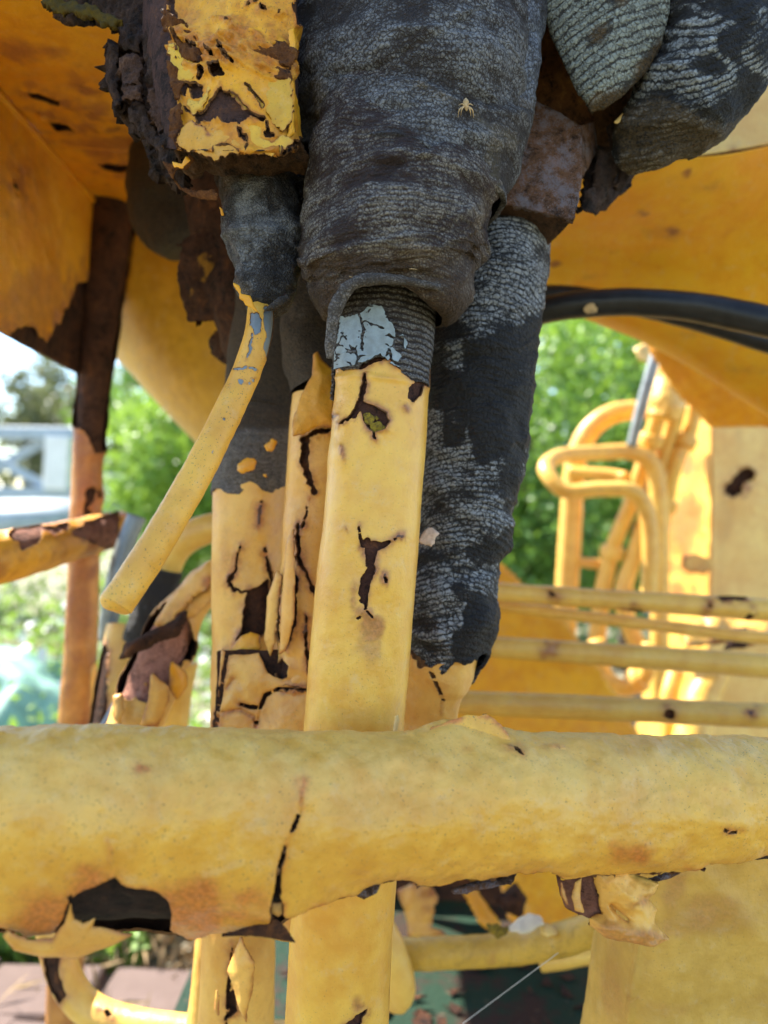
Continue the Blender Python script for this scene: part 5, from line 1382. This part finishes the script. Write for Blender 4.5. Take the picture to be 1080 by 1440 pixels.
S.at['fade'] = .32 + .45 * S.mask([('blob', 352, 290, 20, 28), ('blob', 345, 260, 26, 12), ('blob', 350, 380, 12, 26), ('blob', 362, 320, 30, 14)], 14, 14, .02, 18)
S.at['brown'] = .1 + .8 * S.mask([[(300, 225), (430, 225), (430, 250), (300, 262)], ('blob', 340, 410, 18, 16)], 10, 8, .015, 19)
S.mesh('tape_wrap', T_STUB, st, caps=True)
tube([(404, 418, .50, 5), (392, 426, .495, 5), (382, 432, .495, 4), (372, 436, .50, 3)], 12, 30).dent(.001, .006).mesh('tape_lip', T_SOFT, st, caps=True)
cro = [(366, 396, .545, 14), (366, 424, .527, 17), (366, 448, .511, 18.5), (361, 478, .498, 19.5), (348, 520, .49, 20), (330, 560, .482, 20.5), (295, 632, .466, 21.5), (255, 705, .45, 22.5), (215, 772, .437, 23.5), (180, 826, .428, 24), (163, 850, .424, 24)]
tube([(a, b, c, r - .9) for a, b, c, r in cro], 50, 260).mesh('metal_rod', GREY, st, caps=True)
S = tube(cro, 110, 760, .5)
S.dent(.00035, .015, 3, 84).dent(.00012, .004, 2, 85)
S.damage([[(356, 470, .5), (352, 490, .9), (346, 505, .5)], [(330, 518, .3), (350, 516, .4), (362, 520, .3)], [(345, 540, .3), (360, 532, .4)]],
         [[(372, 432), (390, 430), (390, 480), (384, 500), (374, 512), (370, 490), (374, 470), (370, 450)], [(352, 440), (362, 438), (368, 450), (366, 466), (358, 472), (352, 456)], [(336, 534), (342, 532), (344, 538), (338, 542)], [(312, 590), (316, 588), (317, 592)]], (), 2.6, .005, 56)
S.curl(1.2, 4)
S.at['rust'] = .5 * np.exp(-np.maximum(S.sd, 0) / 2.5) + .4 * S.mask([('blob', 170, 848, 22, 8)], 8, 6, .008)
S.mesh('rod_paint', [Y_ROD, RUST_EDGE], st, .0007, True)
# rounded end of the rod
S = tube([(166, 845, .425, 24), (161, 852, .4238, 22.5), (158, 857, .4228, 16), (157, 859.5, .4225, 6)], 50, 20)
S.mesh('rod_end', Y_ROD, st, caps=True)
flake('paint_flake', [(328, 398), (336, 402), (340, 412), (352, 416), (358, 430), (364, 440), (356, 436), (348, 430), (338, 420)], [(328, 398, .476), (364, 440, .478), (338, 420, .476)], [Y_ORANGE, RUST_EDGE], st, 1, 1.5, .004, 2, 1, .006, .0012, 104)
for poly in ([(308, 290), (313, 294), (316, 304), (311, 304)], [(320, 312), (324, 318), (322, 322)], [(325, 340), (331, 344), (330, 352), (326, 350)]):
    flake('paint_flake', poly, [(308, 290, .515), (331, 300, .515), (326, 352, .515)], Y_ORANGE, st, .8, 1, .004, 1, .5, .006, .0012, 105)

# ---------------------------------------------------------------- foot of the frame
bc = thing('bent_column', 'wide creased yellow column at the lower right under the horizontal pipe', 'column', P(980, 1440, .56))
S = sheet([[(862, 1150, .66), (862, 1150, .60), (908, 1152, .56), (1000, 1146, .55), (1170, 1130, .57)], [(852, 1240, .66), (852, 1240, .60), (905, 1262, .557), (1000, 1256, .548), (1170, 1240, .568)], [(838, 1340, .66), (838, 1340, .60), (897, 1350, .556), (1000, 1350, .547), (1170, 1350, .566)], [(816, 1480, .66), (816, 1480, .60), (884, 1480, .555), (1000, 1480, .546), (1170, 1480, .563)]], 200, 240)
S.dent(.0028, .06, 3, 91).dent(.0005, .012, 3, 92)
S.ridge([(1080, 1330), (1020, 1260), (985, 1225)], 4, 20)
S.ridge([(908, 1270), (897, 1350), (884, 1450)], 6, 4).ridge([(1010, 1250), (1000, 1350), (1010, 1450)], -6, 50)
S.damage([[(888, 1398, 1), (891, 1402, 1.5)]], [], (), 1, .005, 57)
S.stain(6, .8)
S.at['rust'] = np.maximum(S.at['rust'], .42 * S.mask([('blob', 888, 1400, 5, 10), [(930, 1225), (970, 1225), (950, 1300), (930, 1330)], ('blob', 860, 1390, 20, 60), ('blob', 1000, 1290, 60, 30), ('blob', 960, 1420, 50, 22)], 14, 16, .03, 6))
S.mesh('plate', [paint('column paint', (.62, .38, .075), speck=.7, grime=(.50, .26, .05), grime_amt=.6), RUST_EDGE], bc, .005, False)
lp = thing('lower_tube', 'yellow tube lying low across the dark opening above the deck', 'tube', P(700, 1340, .8))
S = tube([(530, 1342, .84, 22), (620, 1340, .82, 21), (720, 1334, .80, 22), (800, 1318, .77, 22), (850, 1296, .75, 22), (930, 1250, .72, 22)], 50, 160)
S.dent(.001, .02)
S.at['rust'] = np.clip(.9 * (fbm(S.Q, .03, 4, 3) - .5), 0, 1)
S.mesh('tube', paint('lower tube paint', (.58, .36, .05), speck=2.0, grime=(.25, .15, .03), grime_amt=.8), lp, caps=True)
far_tube('elbow_tube', [(520, 1280, .80, 22), (548, 1340, .80, 24), (560, 1390, .80, 24), (556, 1416, .80, 16)], Y_FAR, 'rounded yellow tube end peeping out right of the main pipe at the bottom', 'tube', None, 30, 60)
far_tube('elbow_tube', [(760, 1352, .9, 14), (850, 1338, .88, 14)], Y_FAR, 'short thin tube behind the right end of the low tube', 'tube', None, 20, 30)
fl = thing('paint_shard', 'sunlit white and yellow shard of paint lying on the low tube', 'shard', P(735, 1312, .78))
flake('shard', [(715, 1304), (728, 1294), (745, 1285), (762, 1290), (766, 1300), (752, 1308), (730, 1314), (716, 1312)], [(715, 1304, .775), (766, 1300, .765), (740, 1285, .79)], plain('bleached paint', (.75, .66, .48), .5, .1), fl, 1.5, 1.2, .01, 8, 2, .01, .004, 106)
flake('shard', [(685, 1300), (698, 1298), (706, 1304), (716, 1302), (714, 1314), (700, 1320), (688, 1312)], [(685, 1300, .775), (716, 1302, .77), (700, 1320, .765)], LICHEN, fl, 1.5, 2, .006, 5, 2, .01, .004, 107)
flake('shard', [(758, 1302), (770, 1298), (784, 1308), (784, 1316), (768, 1318), (760, 1312)], [(758, 1302, .77), (784, 1308, .765), (768, 1318, .76)], Y_CREAM, fl, 1.5, 1.2, .006, 5, 2, .01, .004, 108)
# bent pipe at the bottom left
far_tube('bent_foot_pipe', [(70, 1290, .80, 22), (82, 1345, .79, 22), (98, 1388, .78, 22), (128, 1420, .77, 22), (175, 1438, .76, 22), (250, 1450, .75, 22), (420, 1462, .74, 22)], Y_FAR, 'curving yellow foot pipe with a rusty bare side at the bottom left', 'pipe', None, 60, 220,
         [[(62, 1345), (82, 1340), (86, 1380), (94, 1400), (84, 1410), (68, 1385)], [(140, 1420, 1), (150, 1424, 3), (156, 1430, 1)]])
far_tube('foot_pipe', [(300, 1290, .74, 22), (292, 1380, .73, 22), (280, 1480, .72, 24)], Y_UNDER, 'narrow pale pipe just left of the banded pipe at the bottom', 'pipe', None, 30, 60)

# ---------------------------------------------------------------- the horizontal pipe in front
hp = thing('horizontal_pipe', 'thick yellow horizontal pipe in front, its paint torn open underneath at the left', 'pipe', P(540, 1300, .44))
chp = [(-640, 1140, .335, 124), (-160, 1134, .372, 113), (0, 1133, .385, 110), (200, 1132, .402, 106), (400, 1130, .42, 101), (600, 1128, .44, 96), (800, 1126, .46, 91), (1000, 1123, .482, 86), (1240, 1119, .505, 80), (1560, 1114, .54, 75)]
S = tube([(a, b, c, r - 7 * max(0, 1 - a / 700) - 6) for a, b, c, r in chp], 120, 300)
dn = np.clip(-(S.N @ UV_), 0, 1)
sag = lambda x: 68 * smooth(-x, -540, -380) + 10 * smooth(-x, -800, -520)
S.Q = S.Q - UV_ * (np.maximum(sag(S.x) * .78, 0) * dn ** 1.4 * S.mm())[..., None]
S.base()
S.pit(.002, .02, 4, 95).mesh('rusty_core', rust('pipe core rust', ((.014, .008, .006), (.040, .019, .012), (.10, .04, .02)), 1.6, .0016), hp)
S = tube(chp, 220, 1500, .6)
dn = np.clip(-(S.N @ UV_), 0, 1)
S.Q = S.Q - UV_ * (sag(S.x) * dn ** 1.3 * S.mm())[..., None]
S.base()
S.dent(.0019, .05, 3, 96).dent(.0014, .018, 3, 97).dent(.00042, .005, 3, 98)
S.bump_at(660, 1024, 54, 16, 24).bump_at(625, 1030, 30, 6, 14)
S.bump_at(1022, 1155, 34, 6, 16).bump_at(905, 1195, 40, 4, 20).bump_at(560, 1190, 60, 4, 30).bump_at(740, 1180, 70, 4, 25)
S.step([(900, 1130), (860, 1165), (840, 1185), (800, 1195), (720, 1200)], -3, 4, 22)
S.step([(560, 1175), (640, 1160), (720, 1170), (760, 1150)], -2, 4, 22)
S.ridge([(285, 1232), (312, 1226), (340, 1214)], 4, 4)
S.ridge([(150, 1182), (158, 1205), (159, 1232)], 3, 4)
S.step([(425, 1100), (421, 1145), (405, 1185), (392, 1225), (386, 1270)], 7, 2.5, 26)
S.step([(240, 1040), (250, 1085), (225, 1125)], .6, 2, 25)
low = [(-260, 1300), (0, 1306), (40, 1317), (72, 1316), (88, 1298), (96, 1266), (105, 1262), (116, 1254), (134, 1246), (150, 1240), (160, 1234), (170, 1244), (180, 1247), (190, 1252), (206, 1251), (222, 1252), (236, 1262), (241, 1285), (240, 1308), (252, 1316), (268, 1322), (300, 1314), (330, 1306), (356, 1302), (376, 1295), (380, 1282), (376, 1270), (384, 1268), (398, 1270), (399, 1284), (412, 1288), (440, 1278), (480, 1262), (500, 1255), (520, 1243), (532, 1241), (552, 1238), (575, 1240), (600, 1246), (630, 1250), (650, 1242), (690, 1236), (726, 1228), (770, 1224), (800, 1232), (850, 1231), (885, 1229), (900, 1231), (918, 1235), (940, 1228), (962, 1220), (1010, 1216), (1080, 1209), (1300, 1192), (1300, 1700), (-260, 1700)]
S.damage([[(426, 1098, .2), (425, 1115, .8), (421, 1140, 1.3), (413, 1162, 1.6), (405, 1180, 1.0), (397, 1205, 1.6), (392, 1230, 2.6), (389, 1255, 4.5), (388, 1275, 6)], [(150, 1178, .2), (156, 1192, .5), (159, 1210, .7), (159, 1240, 1)], [(93, 1234, .5), (95, 1250, 1.3), (99, 1264, 2)], [(198, 1082, 1.5), (208, 1082, 2)], [(1008, 1160, .6), (1024, 1169, 1.8), (1042, 1168, .8)], [(706, 1050, .8), (724, 1054, 1.6), (734, 1060, .6)], [(760, 1050, .2), (790, 1048, .3), (800, 1052, .2)]], [low], (), 2.6, .008, 58, np.where(S.front, 1e3, poly_dist(S.x, S.y, [(-400, 1312), (380, 1312), (430, 1278), (560, 1234), (1300, 1185), (1300, 1800), (-400, 1800)])))
S.curl(2.2, 9).stain(7, .72)
S.at['rust'] = np.maximum(S.at['rust'], np.clip(.52 + .5 * fbm(S.Q, .022, 3, 77), .1, .85) * S.mask([[(-40, 1250), (60, 1235), (100, 1210), (240, 1232), (330, 1215), (385, 1225), (385, 1330), (-40, 1340)], ('blob', 906, 1200, 44, 20), ('line', [(420, 1100, 4), (400, 1190, 8), (388, 1240, 8)]), ('line', [(600, 1244, 3), (900, 1228, 4), (960, 1218, 2)])], 22, 18, .03, 6))
S.at['rust'] = np.maximum(S.at['rust'], .6 * S.mask([('blob', 256, 1246, 22, 16), ('blob', 154, 1206, 5, 24), ('blob', 676, 1034, 10, 6), ('blob', 722, 1053, 16, 10), ('blob', 1020, 1110, 7, 6), ('blob', 660, 1056, 8, 5), ('line', [(590, 1022, 2), (640, 1008, 3), (690, 1012, 3), (712, 1034, 2)]), ('blob', 1024, 1168, 14, 4), ('blob', 203, 1082, 5)], 7, 6, .012, 8))
S.at['top_light'] = .36 * np.clip(S.N @ UV_ * 1.2 + .15 + .4 * fbm(S.Q, .04, 3, 99), 0, 1)  # skylight on the upper side put into the colour, broken up by noise
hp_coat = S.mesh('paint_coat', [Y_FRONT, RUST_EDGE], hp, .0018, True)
flake('paint_blister', [(598, 1034), (606, 1023), (618, 1020), (630, 1013), (644, 1010), (656, 1005), (668, 1007), (684, 1005), (694, 1011), (704, 1019), (714, 1032), (722, 1042), (690, 1048), (640, 1048)], [(598, 1034, .4375), (722, 1042, .4425), (660, 1046, .4400), (660, 1006, .4440)], [Y_FRONT, RUST_EDGE], hp_coat, 1.1, 1.6, .006, 3, 3, .015, .0016, 119, 3, 1.5,
      lines=[[(706, 1048, .5), (722, 1052, 1.4), (732, 1056, .5)]], at={'rust': lambda s: .8 * s.mask([('line', [(588, 1028, 2), (644, 1010, 3), (690, 1008, 4), (716, 1032, 3), (736, 1040, 3)]), ('blob', 676, 1034, 9, 6), ('blob', 720, 1052, 12, 7), ('blob', 658, 1056, 6, 4)], 6, 6, .01, 8)})
# curled shards hanging from the tear
flake('paint_flake', [(100, 1262), (106, 1290), (118, 1296), (135, 1290), (130, 1302), (150, 1306), (190, 1314), (160, 1330), (110, 1345), (60, 1344), (20, 1334), (4, 1314), (10, 1304), (40, 1318), (74, 1316), (90, 1296)], [(4, 1310, .36), (190, 1314, .375), (100, 1262, .362)], [Y_UNDER, RUST_EDGE], hp_coat, 1.6, 1.6, .012, 10, 4, .03, .002, 110, 4)
flake('paint_flake', [(305, 1318), (330, 1308), (376, 1296), (382, 1284), (402, 1300), (416, 1326), (395, 1322), (350, 1316)], [(305, 1318, .385), (416, 1300, .392), (380, 1326, .388)], RUST, hp_coat, 1.6, 2, .01, 5, 3, .02, .003, 111)
flake('paint_flake', [(630, 1252), (660, 1242), (700, 1234), (726, 1227), (722, 1240), (690, 1250), (655, 1256), (636, 1256)], [(630, 1252, .43), (726, 1227, .44), (690, 1250, .43)], RUST_GREY, hp_coat, 1.4, 1.6, .008, 4, 2, .02, .003, 112)
flake('paint_flake', [(495, 1256), (520, 1242), (536, 1242), (530, 1256), (512, 1264)], [(495, 1256, .42), (536, 1242, .422), (512, 1264, .42)], RUST_GREY, hp_coat, 1.4, 1.6, .008, 4, 2, .02, .003, 113)
flake('paint_flake', [(910, 1236), (935, 1226), (960, 1219), (956, 1230), (940, 1236), (924, 1240)], [(910, 1236, .462), (960, 1219, .466), (940, 1240, .462)], RUST_GREY, hp_coat, 1.4, 1.2, .008, 3, 2, .02, .003, 114)
o = flake('paint_flake', [(834, 1226), (852, 1217), (872, 1220), (896, 1230), (926, 1242), (922, 1258), (914, 1266), (926, 1280), (920, 1296), (938, 1318), (914, 1327), (880, 1324), (856, 1322), (832, 1306), (831, 1292), (848, 1286), (842, 1260)], [(834, 1226, .452), (926, 1242, .455), (880, 1324, .447)], [Y_UNDER, RUST_EDGE], hp_coat, 1.2, 2, .01, 26, 15, .022, .003, 115, 6, 0,
          lines=[[(858, 1272, .6), (870, 1284, 1.8), (880, 1292, .8)]], at={'rust': lambda s: .62 * s.mask([[(826, 1296), (850, 1288), (920, 1300), (945, 1320), (910, 1335), (850, 1330)], ('line', [(868, 1258, 2), (896, 1264, 4), (920, 1262, 3)])], 10, 9, .01, 6)})
o['label'] = 'crumpled pale lump of peeled paint'
flake('paint_flake', [(782, 1230), (790, 1236), (812, 1232), (838, 1228), (846, 1285), (832, 1292), (808, 1282), (796, 1276), (786, 1254)], [(782, 1230, .462), (846, 1230, .458), (810, 1290, .455)], [RUST_RED, RUST_EDGE], hp_coat, 1.2, 2, .008, 8, 8, .014, .004, 116)
for poly in ([(786, 1236), (792, 1240), (800, 1276), (790, 1262)], [(808, 1240), (818, 1234), (816, 1262), (822, 1284), (808, 1280), (804, 1262)]):
    flake('paint_flake', poly, [(782, 1230, .450), (822, 1230, .448), (810, 1290, .445)], [Y_UNDER, RUST_EDGE], hp_coat, 1, 1.5, .006, 3, 2, .012, .0015, 117, 5)
flake('paint_flake', [(380, 1270), (398, 1268), (399, 1284), (392, 1290), (380, 1284)], [(380, 1270, .392), (398, 1268, .393), (392, 1290, .392)], [Y_UNDER, RUST_EDGE], hp_coat, 1.2, 1.2, .008, 2, 2, .02, .002, 118, 3)

# single thread of spider silk over the deck
sw = thing('silk_thread', 'single fine spider thread slanting across the dark opening at the bottom', 'thread', P(720, 1390, .6))
tube([(650, 1440, .66, .5), (720, 1388, .64, .5), (785, 1340, .62, .5)], 5, 20).mesh('thread', plain('silk', (.6, .6, .58), .4), sw)
